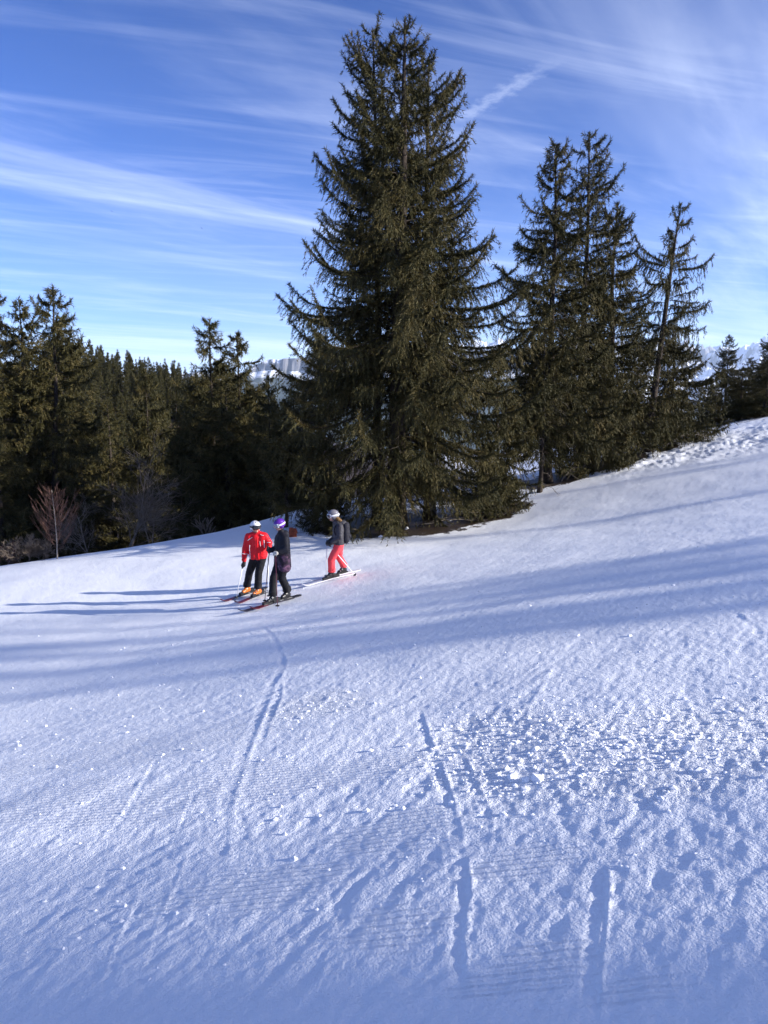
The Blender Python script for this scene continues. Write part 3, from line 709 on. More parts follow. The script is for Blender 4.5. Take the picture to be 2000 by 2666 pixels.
# right hand group
spruce_at(1425, 32.3, 378, 21, [(0, .15), (.05, .6), (.1, .45), (.2, 1.3), (.4, 2.0), (.6, 2.4), (.8, 2.5), (1, 1.7)], 270, 'dense spruce with pale bare lower trunk, first right of the tallest spruce', g1, px_top=1443, trunk_r=.19, clear=.12, dead=34, lets=8, tws=54, sleeve=115, twig=1.2, up=.7)
spruce_at(1510, 34.5, 345, 22, [(0, .15), (.05, .6), (.15, 1.15), (.3, 1.5), (.5, 2.1), (.8, 2.6), (1, 1.8)], 230, 'tallest spruce of the right-hand group with a thin see-through top', g1, px_top=1540, trunk_r=.2, clear=.10, lets=7, tws=54, sleeve=115, twig=1.2, up=.7, dead=24, ragged=.36)
spruce_at(1585, 35.0, 528, 23, [(0, .15), (.08, .65), (.2, 1.05), (.4, 1.55), (.7, 2.3), (.9, 2.5), (1, 1.6)], 200, 'bushy-topped spruce on the right flank of the right-hand group', g1, px_top=1606, trunk_r=.18, clear=.10, lets=7, tws=54, sleeve=115, twig=1.2, up=.8, dead=16)
slim = spruce_at(1682, 36.5, 528, 24, [(0, .10), (.1, .75), (.17, .7), (.25, 1.6), (.45, 2.0), (.6, 2.1), (.75, 2.3), (.9, 2.4), (1, 1.2)], 92, 'lone slim spruce with open branches and visible trunk, rightmost tall tree', g1, px_top=1772, trunk_r=.2, clear=.13, lets=13, tws=64, sleeve=150, up=.75, bend=.04, hang=1.1, dead=12, ragged=.18, twig=1.15)
_, msS, HS = spruce_at(1405, 30.9, 790, 25, [(0, .1), (.15, .55), (.4, 1.0), (.7, 1.45), (.9, 1.6), (1, 1.0)], 150, 'half-height sunlit spruce with a thin pale stem before the right-hand group', g1, trunk_r=.09, clear=.2, dead=18, lets=10, tws=62, sleeve=115, twig=1.1, up=.6)
_, msT, HT = spruce_at(1745, 38.2, 890, 26, [(0, .1), (.2, 1.0), (.45, 1.9), (.7, 2.5), (.9, 2.6), (1, 1.8)], 170, 'low broad spruce below the slim rightmost spruce', g1, clear=.10, dead=10, lets=9, tws=58, sleeve=110, twig=1.15, up=.6)
def put(ms, H, px, Y, py_top, label, name='spruce_tree', group=None, rot=0.0, wide=1.0, sink=.05):
    f = foot(px, Y); sc = (top_z(py_top, Y) - f[2]) / H
    return plant(ms, name, (f[0], f[1], f[2] - sink), rot, (sc * wide, sc * wide, sc), (0, 0), label, group)
put(msT, HT, 1555, 33.2, 900, 'low spruce filling the foot of the right-hand group', group=g1, rot=1.0, wide=.62)
put(msS, HS, 1290, 29.4, 860, 'low spruce at the right skirt of the tallest spruce', group=g1, rot=2.0, wide=1.0, sink=.7)
put(msT, HT, 1275, 28.9, 1130, 'bright-tipped little spruce whose branches touch the snow right of the tallest', group=g1, rot=4.0, wide=.9, sink=.3)
put(msS, HS, 1640, 34.8, 980, 'short spruce just left of the slim rightmost spruce', group=g1, rot=3.1)
put(msS, HS, 838, 31.5, 868, 'low blue-green spruce at the left skirt of the tallest spruce', group=g1, rot=4.2, wide=1.2)
put(msT, HT, 845, 27.6, 1215, 'tiny dark spruce behind the skier in coral trousers', group=g1, rot=5.3, wide=.8)
put(msS, HS, 745, 28.6, 1040, 'small dark spruce behind the skier with purple helmet, above the wooden post', group=g1, rot=.4, wide=1.15)

# spruces over the rollover on the left
g2 = 'spruces below the crest on the left'
LP = [(0, .10), (.05, .65), (.2, 1.8), (.4, 2.2), (.65, 2.9), (.85, 3.3), (1, 2.6)]
_, msA, HA = spruce_at(150, 45.0, 742, 41, LP, 270, 'tall double-topped spruce on the left, third from the edge of the picture', g2, px_top=140, clear=.03, twig=1.7, lets=8, tws=40, sleeve=85, up=.45)
_, msB, HB = spruce_at(45, 49.0, 748, 42, [(0, .10), (.05, .62), (.2, 1.7), (.5, 2.5), (.8, 2.9), (1, 2.0)], 260, 'tall spruce on the left, second from the edge of the picture', g2, clear=.03, twig=1.65, lets=8, tws=44, sleeve=85, up=.45)
put(msA, HA, 105, 46.5, 775, 'second stem of the double-topped spruce on the left', group=g2, rot=2.2, wide=.85)
put(msB, HB, -8, 43.0, 733, 'spruce cut by the left edge of the picture, tallest there', group=g2, rot=1.1, wide=1.15)
put(msA, HA, 205, 52.0, 870, 'lower spruce tucked behind the double-topped one on the left', group=g2, rot=4.0, wide=1.1)
put(msB, HB, 20, 40.0, 1080, 'low dark spruce filling the corner under the left-edge spruce', group=g2, rot=3.0, wide=1.5)
_, msC, HC = spruce_at(566, 43.0, 832, 43, [(0, .10), (.05, .62), (.12, 1.15), (.4, 2.1), (.7, 2.6), (.9, 2.7), (1, 2.0)], 270, 'pointed dark spruce between the left wood and the far rock wall', g2, clear=.03, twig=1.55, lets=8, tws=46, sleeve=85, up=.45)
put(msC, HC, 634, 45.0, 868, 'twin-tipped dark spruce just left of the far rock wall', group=g2, rot=2.0)
put(msC, HC, 600, 40.5, 985, 'dark spruce in shade below the two pointed spruces', group=g2, rot=3.4, wide=1.35)
put(msC, HC, 708, 39.0, 978, 'small pointed spruce in front of the far rock wall', group=g2, rot=5.0, wide=.9)
put(msC, HC, 405, 50.0, 965, 'dark slim spruce standing alone before the sunlit hillside wood', group=g2, rot=1.0, wide=.9)
put(msC, HC, 500, 44.0, 1060, 'dark spruce left of the pointed pair, over the snow crest', group=g2, rot=.4, wide=1.3)
put(msB, HB, 670, 41.0, 1075, 'black-shaded spruce above the white helmet of the skier in red', group=g2, rot=.9, wide=1.5)
put(msC, HC, 770, 37.0, 1020, 'dark spruce between the skiers and the tallest spruce', group=g2, rot=2.7, wide=1.1)
put(msB, HB, 310, 60.0, 1040, 'shaded spruce behind the big bare shrub', group=g2, rot=2.9, wide=1.2)
put(msB, HB, 440, 57.0, 1080, 'shaded spruce between the bare shrub and the pointed pair', group=g2, rot=5.1, wide=1.2)
# dark trees at the upper right
g3 = 'dark trees at the upper right'
put(msC, HC, 1885, 60.0, 872, 'pointed dark spruce right of the slim open spruce', group=g3, rot=.7)
put(msC, HC, 2003, 56.0, 852, 'dark spruce cut by the right edge of the picture', group=g3, rot=1.7, wide=1.25)
put(msC, HC, 1945, 62.0, 930, 'round low dark spruce at the upper right, second from the right edge', group=g3, rot=2.7, wide=1.5)
put(msC, HC, 1838, 58.0, 985, 'small spruce behind the right end of the low broad spruce', group=g3, rot=3.7, wide=1.3)
put(msC, HC, 1918, 53.0, 1000, 'dark spruce at the right, lowest before the snow bank', group=g3, rot=4.7, wide=1.6)
put(msC, HC, 1975, 50.0, 985, 'dark broad spruce beside the right edge above the snow bank', group=g3, rot=5.7, wide=1.6)
put(msA, HA, 1925, 47.5, 955, 'dark spruce rising just behind the snow bank at the right', group=g3, rot=2.2, wide=2.1)
put(msA, HA, 1990, 46.0, 930, 'widest dark spruce behind the snow bank by the right edge', group=g3, rot=3.2, wide=2.2)
put(msA, HA, 1860, 49.0, 1010, 'dark spruce between the low broad spruce and the right edge wood', group=g3, rot=4.2, wide=2.3)
put(msB, HB, 2060, 52.0, 800, 'tall dark spruce half outside the right edge', group=g3, rot=.3, wide=1.2)
# trees up the slope on the right, outside the picture, whose long shadows cross the snow
SP = np.array([-SUN_H[1], SUN_H[0]])
def put_shade(s, t, H, k, ms, H0, wide=1.0):
    p = SP * s + SUN_H * t
    plant(ms, 'spruce_tree', (p[0], p[1], hz(p[0], p[1]) - .1), k * 1.3, (H / H0 * wide, H / H0 * wide, H / H0), (0, 0), 'spruce up the slope to the right, outside the picture, shading the snow', 'spruces whose shadows cross the piste')
msO = spruce_meshes(77, 14.0, [(0, .1), (.1, .8), (.3, 1.6), (.6, 2.3), (.85, 2.7), (1, 1.8)], 62, twig=1.9, lets=4, tws=11, sleeve=20, clear=.1, up=.6, ragged=.35)
for k, (s, t, H, wide, m) in enumerate(((8.6, 70, 25, .9, 'o'), (10.2, 76, 26, 1.0, 'o'), (0.3, 66, 26, .75, 's'), (-2.4, 52, 22, 1.0, 's'), (-5.0, 60, 24, 1.2, 's'), (-9, 44, 18, 1.1, 'b'), (31.0, 56, 17, .5, 'o'), (24.5, 60, 15, .5, 'o'), (11.4, 64, 23, .8, 'o'), (12.6, 72, 25, .8, 'o'), (14.3, 78, 26, .7, 'o'))):
    ms_, H_ = {'s': (slim[1], slim[2]), 'b': (msB, HB), 'o': (msO, 14.0)}[m]
    put_shade(s, t, H, k, ms_, H_, wide)

# the wood on the opposite hillside: each spruce a tree of its own
def hillside():
    rg = np.random.RandomState(8); kinds = []
    for k in range(4):
        H = 12.0
        prof = [(0, .05), (.08, .3), (.25, .8), (.5, 1.25 + .1 * k), (.8, 1.7), (1, 1.4)]
        kinds.append(spruce_meshes(60 + k, H, prof, 170, twig=3.0, lets=6, tws=22, sleeve=40, up=.45, mat='needle_far', clear=.03, ragged=.3)[:3])
    pts = []
    tries = 0
    while len(pts) < 300 and tries < 30000:
        tries += 1
        Y = 150 + 135 * rg.uniform(0, 1) ** .8; px = rg.uniform(130, 720); X = (px - CX) / F_PX * Y
        dmin = 3.3
        if all((X - a) ** 2 + (Y - b) ** 2 > dmin ** 2 for a, b in pts): pts.append((X, Y))
    zs = height([p[0] for p in pts], [p[1] for p in pts])
    for i, ((X, Y), z) in enumerate(zip(pts, zs)):
        ms = kinds[rg.randint(4)]; sc = rg.uniform(.78, 1.15)
        plant((ms[0], ms[1], None), 'hillside_spruce', (X, Y, z - .2), rg.uniform(0, 6.28), (sc * rg.uniform(.85, 1.2), sc, sc), (0, 0), 'spruce in the sunlit wood on the opposite hillside', 'spruces of the hillside wood')
hillside()

# ------------------------------------------------------------------ bare shrubs
def bare_meshes(seed, H, spread, stems, depth, matt, lean=.0, taper=.012):
    rg = np.random.RandomState(seed); big = MB(); curves = {3: [], 4: []}; rads = {3: [], 4: []}; thin = [[], []]
    def grow(o, d, L, r, lev):
        k = 6; pts = [o]; dd = d.copy()
        for i in range(k - 1):
            dd = unit(dd + rg.normal(0, .10, 3) + np.array([0, 0, .07 if lev else .03])); pts.append(pts[-1] + dd * L / (k - 1))
        pts = np.array(pts); rr_ = np.linspace(r, r * .45, k)
        if lev == 0: big.tube(pts, rr_, 7)
        else: thin[0].append(pts); thin[1].append(rr_)
        if lev >= depth: return
        nch = rg.randint(7, 11) if lev < depth - 1 else rg.randint(4, 6)
        for c in range(nch):
            i = rg.uniform(.22 if lev == 0 else .15, .98) * (k - 1); j = int(i); p = pts[j] + (pts[min(j + 1, k - 1)] - pts[j]) * (i - j)
            t = unit(pts[min(j + 1, k - 1)] - pts[max(j - 1, 0)])
            side = unit(np.cross(t, unit(rg.normal(0, 1, 3))))
            grow(p, unit(t * .75 + side * spread * rg.uniform(.6, 1.2)), L * rg.uniform(.38, .62) * (1.15 - .3 * i / (k - 1)), r * .42, lev + 1)
    for s in range(stems):
        a = rg.uniform(0, 6.28); off = 0 if stems == 1 else .25
        d = unit(np.array([math.cos(a) * off * 1.3 + lean, math.sin(a) * off, 1.0]))
        grow(np.array([math.cos(a) * off * .5, math.sin(a) * off * .5, -.2]), d, H * rg.uniform(.75, 1.0) * .82, H * taper * (1 if stems == 1 else .7), 0)
    V, Q = limb_tubes(np.array(thin[0]), np.maximum(np.array(thin[1]), .0050), 3)
    return big.mesh('trunk', M['pale_bark' if matt == 'twig_red' else 'twig_grey']), mesh_arrays('crown', V, Q, M[matt], True)
g4 = 'bare shrubs along the snow crest on the left'
def sapling_meshes(H, seed):
    rg = np.random.RandomState(seed); st = MB(); zs = np.linspace(-.2, H, 12); sx_ = .05 * np.sin(zs * 1.3); sy_ = .04 * np.cos(zs * 1.7)
    st.tube(np.stack([sx_, sy_, zs], 1), np.linspace(.034, .006, 12), 8)
    P = []; Q_ = []
    for k in range(46):
        z = H * (.12 + .80 * (k + rg.uniform()) / 46); a = k * 2.4 + rg.normal(0, .3); L = H * (.12 + .30 * math.sin(math.pi * min(.97, (z / H) ** .8 * .95 + .12)) ** .8) * rg.uniform(.75, 1.15)
        s_ = np.linspace(0, 1, 7); r_ = L * .72 * s_ ** .85; h_ = L * (.35 * s_ + .62 * s_ ** 2)
        c = np.stack([np.interp(z, zs, sx_) + r_ * math.cos(a), np.interp(z, zs, sy_) + r_ * math.sin(a), z + h_], 1) + rg.normal(0, .012, (7, 3)) * s_[:, None]
        P.append(c); Q_.append(np.linspace(.010, .0035, 7))
        for m in range(9):
            i = rg.uniform(1.2, 6); j = int(i); o = c[j] + (c[min(j + 1, 6)] - c[j]) * (i - j); b = a + rg.choice([-1, 1]) * rg.uniform(.3, .9); l = L * rg.uniform(.18, .42)
            q2 = o + np.stack([.62 * s_ * l * math.cos(b), .62 * s_ * l * math.sin(b), l * (.4 * s_ + .5 * s_ ** 2)], 1) + rg.normal(0, .006, (7, 3)) * s_[:, None]; P.append(q2); Q_.append(np.linspace(.0052, .0030, 7))
    V, Q = limb_tubes(np.array(P), np.array(Q_), 3)
    return st.mesh('trunk', M['pale_bark']), mesh_arrays('crown', V, Q, M['twig_red'], True)
SHRUB = {}
def shrub(px, Y, py_top, kind, label, rot=0.0, wide=1.0):
    f = foot(px, Y); H = top_z(py_top, Y) - f[2]
    if kind not in SHRUB:
        seed, spread, stems, depth, matt = {'red sapling': (23, .52, 1, 3, 'twig_red'), 'bush': (4, .8, 3, 3, 'twig_grey'), 'red bush': (5, .8, 2, 3, 'twig_red'), 'big': (6, .9, 2, 3, 'twig_grey'), 'thin': (10, .55, 1, 2, 'twig_grey')}[kind]
        SHRUB[kind] = (sapling_meshes(H, 3) if kind == 'red sapling' else bare_meshes(seed, H, spread, stems, depth, matt), H)
    (t, c), H0 = SHRUB[kind]; k = H / H0
    r = empty('bare_shrub', (f[0], f[1], f[2])); r.scale = (k * wide, k * wide, k); r.rotation_euler = (0, 0, rot); link('trunk', t, r); link('crown', c, r); tag(r, label, 'shrub', g4)
shrub(148, 27.2, 1275, 'red sapling', 'reddish bare sapling with pale straight stem on the left snow crest')
shrub(66, 27.4, 1372, 'bush', 'low many-stemmed bare bush left of the reddish sapling')
shrub(8, 27.8, 1400, 'red bush', 'low reddish bare bush at the left edge of the picture')
shrub(112, 27.6, 1390, 'bush', 'small bare bush at the foot of the reddish sapling', 2.0)
shrub(318, 36.0, 1150, 'big', 'large spreading bare shrub in front of the hillside wood', 0, 1.1)
shrub(390, 34.0, 1275, 'big', 'shaded bare shrub right of the large spreading one', 2.1, 1.3)
shrub(245, 33.0, 1290, 'big', 'shaded bare shrub between the reddish sapling and the large one', 4.1, 1.2)
shrub(440, 31.5, 1375, 'thin', 'thin bare sapling on the crest by the shaded snow')
shrub(535, 36.0, 1240, 'thin', 'tall thin bare sapling in the dark below the pointed spruces', 1.0, .8)

# ------------------------------------------------------------------ things at the foot of the trees
def wooden_post():
    f = foot(763, 26.6); top = at(763, 1374, 26.6)[2]; h = top - f[2]
    r = empty('wooden_post', tuple(f))
    for k, (dx, wd, dh) in enumerate(((-.068, .13, .0), (.068, .13, -.02))):
        mb = MB(); mb.box((dx, .0 if k else .02, (h + dh) / 2 - .1), (wd, .06, h + dh + .2)); mb.build('board', M['post'], r, smooth_shade=False)
    mb = MB(); mb.box((0, .055, h * .55), (.30, .045, .09)); mb.build('cross_piece', M['post'], r, smooth_shade=False)
    tag(r, 'low red-brown wooden post of two boards behind the skier with purple helmet', 'post')
wooden_post()
def fallen_branch(px, Y, L, az, seed, label, rise=.15, sprays=26, green=False):
    rg = np.random.RandomState(seed); f = foot(px, Y); k = 9
    d = np.array([math.cos(az), math.sin(az)]); s = np.linspace(0, 1, k)
    x = f[0] + d[0] * L * s + rg.normal(0, .03, k); y = f[1] + d[1] * L * s + rg.normal(0, .03, k)
    z = height(x, y) + .05 + rise * np.sin(s * math.pi) + rg.normal(0, .015, k)
    base = np.array([x[0], y[0], z[0]]); P = np.stack([x, y, z], 1) - base
    r = empty('fallen_branch', tuple(base))
    mb = MB(); mb.tube(P, np.linspace(.035, .008, k), 6); mb.build('stem', M['dead'], r)
    i = rg.randint(1, k, sprays); dd = unit(np.stack([d[0] + rg.normal(0, .8, sprays), d[1] + rg.normal(0, .8, sprays), rg.uniform(.0, .7, sprays)], 1)); lt = rg.uniform(.15, .6, sprays)
    P2 = P[i][:, None] + dd[:, None] * (lt[:, None] * np.linspace(0, 1, 3)[None])[..., None]
    V, Q = limb_tubes(P2, np.outer(np.full(sprays, .008), np.array([1, .7, .3])))
    link('twigs', mesh_arrays('twigs', V, Q, M['dead'], True), r)
    tag(r, label, 'branch', 'fallen branches under the spruces')
fallen_branch(1085, 27.4, 2.3, .15, 1, 'long bowed bare branch lying right of the thick trunk', .12)
fallen_branch(1130, 27.9, 2.6, .22, 2, 'bare branch lying behind the long bowed one under the tallest spruce', .25)
fallen_branch(1180, 28.2, 1.9, .05, 3, 'bare branch on the litter under the right skirt of the tallest spruce', .1)
fallen_branch(1720, 36.2, 2.6, .25, 4, 'broken branch on the snow bank right of the slim spruce', .45, 40)
fallen_branch(1700, 35.8, 1.4, .9, 5, 'short brushy branch at the foot of the slim spruce', .3, 34)
fallen_branch(1462, 31.8, 1.5, .5, 6, 'brushwood right of the pale trunk on the right', .4, 34)
fallen_branch(925, 27.0, 1.6, 2.9, 7, 'dark brush between the coral-trousered skier and the trunks', .2, 34)

# ------------------------------------------------------------------ loose snow
def lump_mesh(seed, sub=2):
    bm = bmesh.new(); bmesh.ops.create_icosphere(bm, subdivisions=sub, radius=1.0)
    rg = np.random.RandomState(seed + 3); cut = unit(rg.normal(0, 1, (7, 3))); ph = rg.uniform(0, 6, 6)
    for v in bm.verts:
        c = v.co; k = 1 + .22 * math.sin(2.3 * c.x + ph[0]) * math.cos(2.9 * c.y + ph[1]) + .16 * math.sin(4.7 * c.z + ph[2] + 3 * c.x) + .08 * math.sin(9 * c.y + ph[3])
        k *= min([1.0] + [(.62 + .1 * (q_ % 3)) / max(float(np.dot(cut[q_], c)), 1e-3) for q_ in range(7) if float(np.dot(cut[q_], c)) > .6]); v.co = c * k; v.co.z *= .8
    me = bpy.data.meshes.new('snow_clod'); bm.to_mesh(me); bm.free(); me.materials.append(M['clod']); return me
M['clod'] = plain('loose_snow', (0.90, 0.905, 0.925), 0.6, 0.2, 0.03, 20.0)
clods = [lump_mesh(k) for k in range(4)]
def surf(x, y):
    d = snow_detail(np.atleast_1d(x).astype(float), np.atleast_1d(y).astype(float))[0]; return height(x, y) + d
clod_px = [(241, 1843, .022, 'snow crumb lying alone left of the long furrow'), (1400, 2035, .050, 'largest broken snow clod in front of the churned patch'), (1335, 2025, .042, 'upright snow clod at the left of the churned patch front'),
           (1370, 2036, .034, 'flat snow clod between the two largest clods'), (1515, 2030, .030, 'single snow clod right of the largest clod'), (1310, 2125, .026, 'snow clod standing in the furrow below the churned patch'),
           (1395, 1960, .034, 'bright snow clod on the left part of the churned patch'), (1790, 1960, .040, 'bright snow clod on the right part of the churned patch'), (1430, 1880, .026, 'bright snow clod at the upper edge of the churned patch'),
           (1640, 1660, .030, 'small snow clod on the shaded snow above the churned patch'), (1050, 2105, .022, 'small snow clod left of the churned patch'), (990, 1400, .10, 'snow lump at the litter edge left of the thick trunk foot'), (1060, 1378, .12, 'snow lump at the litter edge before the thick trunk'), (1172, 1356, .14, 'snow lump on the litter edge under the right skirt'), (1305, 1560, .028, 'snow crumb on the shaded smooth snow'), (1505, 1660, .026, 'snow crumb left of the small clod on shaded snow'), (530, 1850, .020, 'snow crumb beside the top of the long furrow')]
for k, (px, py, r, lab) in enumerate(clod_px):
    r *= .78; g = ground(px, py); o = link('snow_clod', clods[k % 4], None, (g[0], g[1], float(surf(g[0], g[1])[0]) + r * .12))
    o.scale = (r * 1.1, r * .85, r * .9); o.rotation_euler = (0, 0, k * 1.7); tag(o, lab, 'snow clod', 'loose snow clods')
def crumbs():
    rg = np.random.RandomState(5); V = []; Fc = []; n = 0
    bm = bmesh.new(); bmesh.ops.create_icosphere(bm, subdivisions=1, radius=1.0); bv = np.array([v.co[:] for v in bm.verts]); bf = np.array([[v.index for v in f.verts] for f in bm.faces]); bm.free()
    xs = []; ys = []; rs_ = []
    for (c, rx, ry), cnt in zip(roughs, (520, 220, 260, 200, 90, 60)):
        a = rg.normal(0, .48, (cnt, 2)); xs.append(c[0] + a[:, 0] * rx); ys.append(c[1] + a[:, 1] * ry); rs_.append(rg.gamma(1.6, .0032, cnt) + .0015)
    cnt = 1100; yy = rg.uniform(2.6, 20, cnt); xx = rg.uniform(-.5, .5, cnt) * yy * 1.05; xs.append(xx); ys.append(yy); rs_.append(rg.gamma(1.7, .0026, cnt) + .002)
    x = np.concatenate(xs); y = np.concatenate(ys); r = np.concatenate(rs_); z = surf(x, y) + r * .1
    k = len(x); jit = 1 + rg.uniform(-.3, .3, (k, len(bv), 1))
    sc = np.stack([r * rg.uniform(.8, 1.4, k), r * rg.uniform(.8, 1.4, k), r * rg.uniform(.6, 1.0, k)], 1)
    P = bv[None] * jit * sc[:, None] + np.stack([x, y, z], 1)[:, None]
    Fi = (bf[None] + (np.arange(k) * len(bv))[:, None, None]).reshape(-1, 3)
    o = link('snow_crumbs', mesh_arrays('snow_crumbs', P.reshape(-1, 3), Fi, M['clod'], False)); tag(o, 'loose snow crumbs scattered over the piste', 'snow', kind='stuff')
crumbs()

# ------------------------------------------------------------------ birds
def bird(px, py, Y, span, bank, label):
    p = at(px, py, Y); r = empty('bird', tuple(p)); r.rotation_euler = (R(10), bank, R(35))
    mb = MB(); mb.ellipsoid((0, 0, 0), (span * .07, span * .22, span * .06)); mb.ellipsoid((0, span * .24, span * .02), (span * .045, span * .06, span * .04)); mb.build('body', M['bird'], r)
    for sgn in (-1, 1):
        P = [(0, .07, 0), (.17, .11, .05), (.34, .05, .05), (.5, -.06, .0), (.33, -.07, .045), (.16, -.08, .045), (0, -.1, 0)]
        top = [(sgn * a * span, b * span, c * span + .006) for a, b, c in P]; bot = [(a, b, c - .012) for a, b, c in top]
        n = len(P); m2 = MB(); m2.add(top + bot, [tuple(range(n)), tuple(range(2 * n - 1, n - 1, -1))] + [(i, (i + 1) % n, n + (i + 1) % n, n + i) for i in range(n)]); m2.build('wing', M['bird'], r, smooth_shade=False)
    m3 = MB(); m3.add([(-.03 * span, -.2 * span, 0), (.03 * span, -.2 * span, 0), (.07 * span, -.36 * span, 0), (-.07 * span, -.36 * span, 0), (-.03 * span, -.2 * span, .01), (.03 * span, -.2 * span, .01), (.07 * span, -.36 * span, .01), (-.07 * span, -.36 * span, .01)], [(0, 3, 2, 1), (4, 5, 6, 7), (0, 1, 5, 4), (1, 2, 6, 5), (2, 3, 7, 6), (3, 0, 4, 7)]); m3.build('tail', M['bird'], r, smooth_shade=False)
    tag(r, label, 'bird', 'birds in the sky')
bird(291, 550, 110, .42, R(25), 'small dark bird in the sky, the higher and left of two')
bird(525, 594, 110, .42, R(40), 'small dark bird in the sky, the lower and right of two')

# ------------------------------------------------------------------ skiers
def frame(fwd, up=(0, 0, 1)):
    f = unit(np.asarray(fwd, float)); r = unit(np.cross(f, np.asarray(up, float))); u = np.cross(r, f)
    return np.stack([r, f, u], 1)                       # columns: right, forward, up
def patch(mb, c, Rm, rad, az0, az1, el0, el1, th, na=16, ne=6):
    """a curved slab over part of an ellipsoid; azimuth 0 is straight ahead"""
    V = []
    for lay in (1.0, 1.0 - th):
        for i in range(ne + 1):
            for j in range(na + 1):
                e = el0 + (el1 - el0) * i / ne; a = az0 + (az1 - az0) * j / na
                V.append((rad[0] * lay * math.cos(e) * math.sin(a), rad[1] * lay * math.cos(e) * math.cos(a), rad[2] * lay * math.sin(e)))
    V = np.array(V) @ Rm.T + c; w_ = na + 1; n = w_ * (ne + 1); Fs = []
    for i in range(ne):
        for j in range(na):
            q = (i * w_ + j, i * w_ + j + 1, (i + 1) * w_ + j + 1, (i + 1) * w_ + j); Fs.append(q[::-1]); Fs.append(tuple(k + n for k in q))
    rim = [j for j in range(w_)] + [i * w_ + na for i in range(1, ne + 1)] + [ne * w_ + j for j in range(na - 1, -1, -1)] + [i * w_ for i in range(ne - 1, 0, -1)]
    for a, b in zip(rim, rim[1:] + rim[:1]): Fs.append((a, b, b + n, a + n))
    mb.add(V, Fs)
def ski(tip, tail, width, top_mat, tip_mat, label, boot_at=.54, group=None):
    """tip and tail on the snow"""
    tip = np.asarray(tip, float); tail = np.asarray(tail, float); L = np.linalg.norm(tip - tail)
    Rm = frame(tip - tail); r = empty('ski', tuple(tail)); r.rotation_mode = 'QUATERNION'; r.rotation_quaternion = Matrix(Rm.tolist()).to_quaternion()
    s = np.linspace(0, 1, 26); wd = width * (.46 + .18 * (2 * s - 1.05) ** 2 * 1.0) * np.clip((1.0 - s) / .07, .12, 1) ** .5 * np.clip(s / .02 + .4, 0, 1)
    z = .012 + .085 * np.clip((s - .88) / .12, 0, 1) ** 2 + .012 * np.sin(math.pi * s)
    def slab(i0, i1, mat, nm, dz=0.0, th=.016, grow=1.0):
        V = []; Fs = []
        for i in range(i0, i1):
            for sx_ in (-1, 1):
                for lay in (0, 1): V.append((sx_ * wd[i] * grow, L * s[i], z[i] + lay * th + dz))
        m = i1 - i0
        for i in range(m - 1):
            a = i * 4; b = a + 4
            Fs += [(a + 1, b + 1, b + 3, a + 3), (a, a + 2, b + 2, b), (a, b, b + 1, a + 1), (a + 2, a + 3, b + 3, b + 2)]
        Fs += [(0, 1, 3, 2), ((m - 1) * 4, (m - 1) * 4 + 2, (m - 1) * 4 + 3, (m - 1) * 4 + 1)]
        mb = MB(); mb.add(V, Fs); return mb.build(nm, mat, r, smooth_shade=False)
    slab(0, 18, M[top_mat], 'ski_body'); slab(17, 26, M[tip_mat], 'ski_tip', .0006)
    slab(5, 12, M['white_ski'], 'top_sheet_stripe', .0165, .002, .55)
    for nm, y0, sz in (('toe_binding', boot_at + .10, (.075, .13, .06)), ('heel_binding', boot_at - .115, (.07, .15, .085))):
        mb = MB(); mb.box((0, L * y0, .03 + sz[2] / 2 + .012), sz); mb.box((0, L * y0 + (.03 if 'heel' in nm else -.03), .03 + sz[2] * .9), (sz[0] * .7, sz[1] * .45, .03)); mb.build(nm, M['black_plastic'], r, smooth_shade=False)
    tag(r, label, 'ski', group); return r
def pole(hand, tip, mat, label, group, grip='black_plastic'):
    hand = np.asarray(hand, float); tip = np.asarray(tip, float); d = unit(hand - tip); L = np.linalg.norm(hand - tip) + .07
    r = empty('ski_pole', tuple(tip)); r.rotation_mode = 'QUATERNION'; r.rotation_quaternion = Vector(d).to_track_quat('Z', 'Y')
    a = MB(); a.tube([(0, 0, .06), (0, 0, L * .5), (0, 0, L - .12)], [.0075, .0105, .0115], 8); a.build('shaft', M[mat], r)
    b = MB(); b.tube([(0, 0, L - .15), (0, 0, L - .13), (0, 0, L - .07), (0, 0, L - .01), (0, 0, L + .01), (0, 0, L + .02)], [.014, .019, .016, .019, .024, .012], 10); b.build('grip', M[grip], r)
    c = MB(); c.tube([(0, 0, .075), (0, 0, .085), (0, 0, .10)], [.048, .046, .016], 14); c.build('basket', M['black_plastic'], r)
    e = MB(); e.tube([(0, 0, -.03), (0, 0, .02), (0, 0, .06)], [.002, .006, .0075], 8); e.build('spike', M['metal'], r)
    f = MB(); th = np.linspace(0, 2 * math.pi, 15); f.tube(np.stack([.012 + .035 * (1 - np.cos(th)) * .5 + .006, .012 * np.sin(th), L - .03 - .09 * (1 - np.cos(th)) * .5], 1), .005, 5); f.build('strap', M['black_plastic'], r)
    tag(r, label, 'ski pole', group); return r
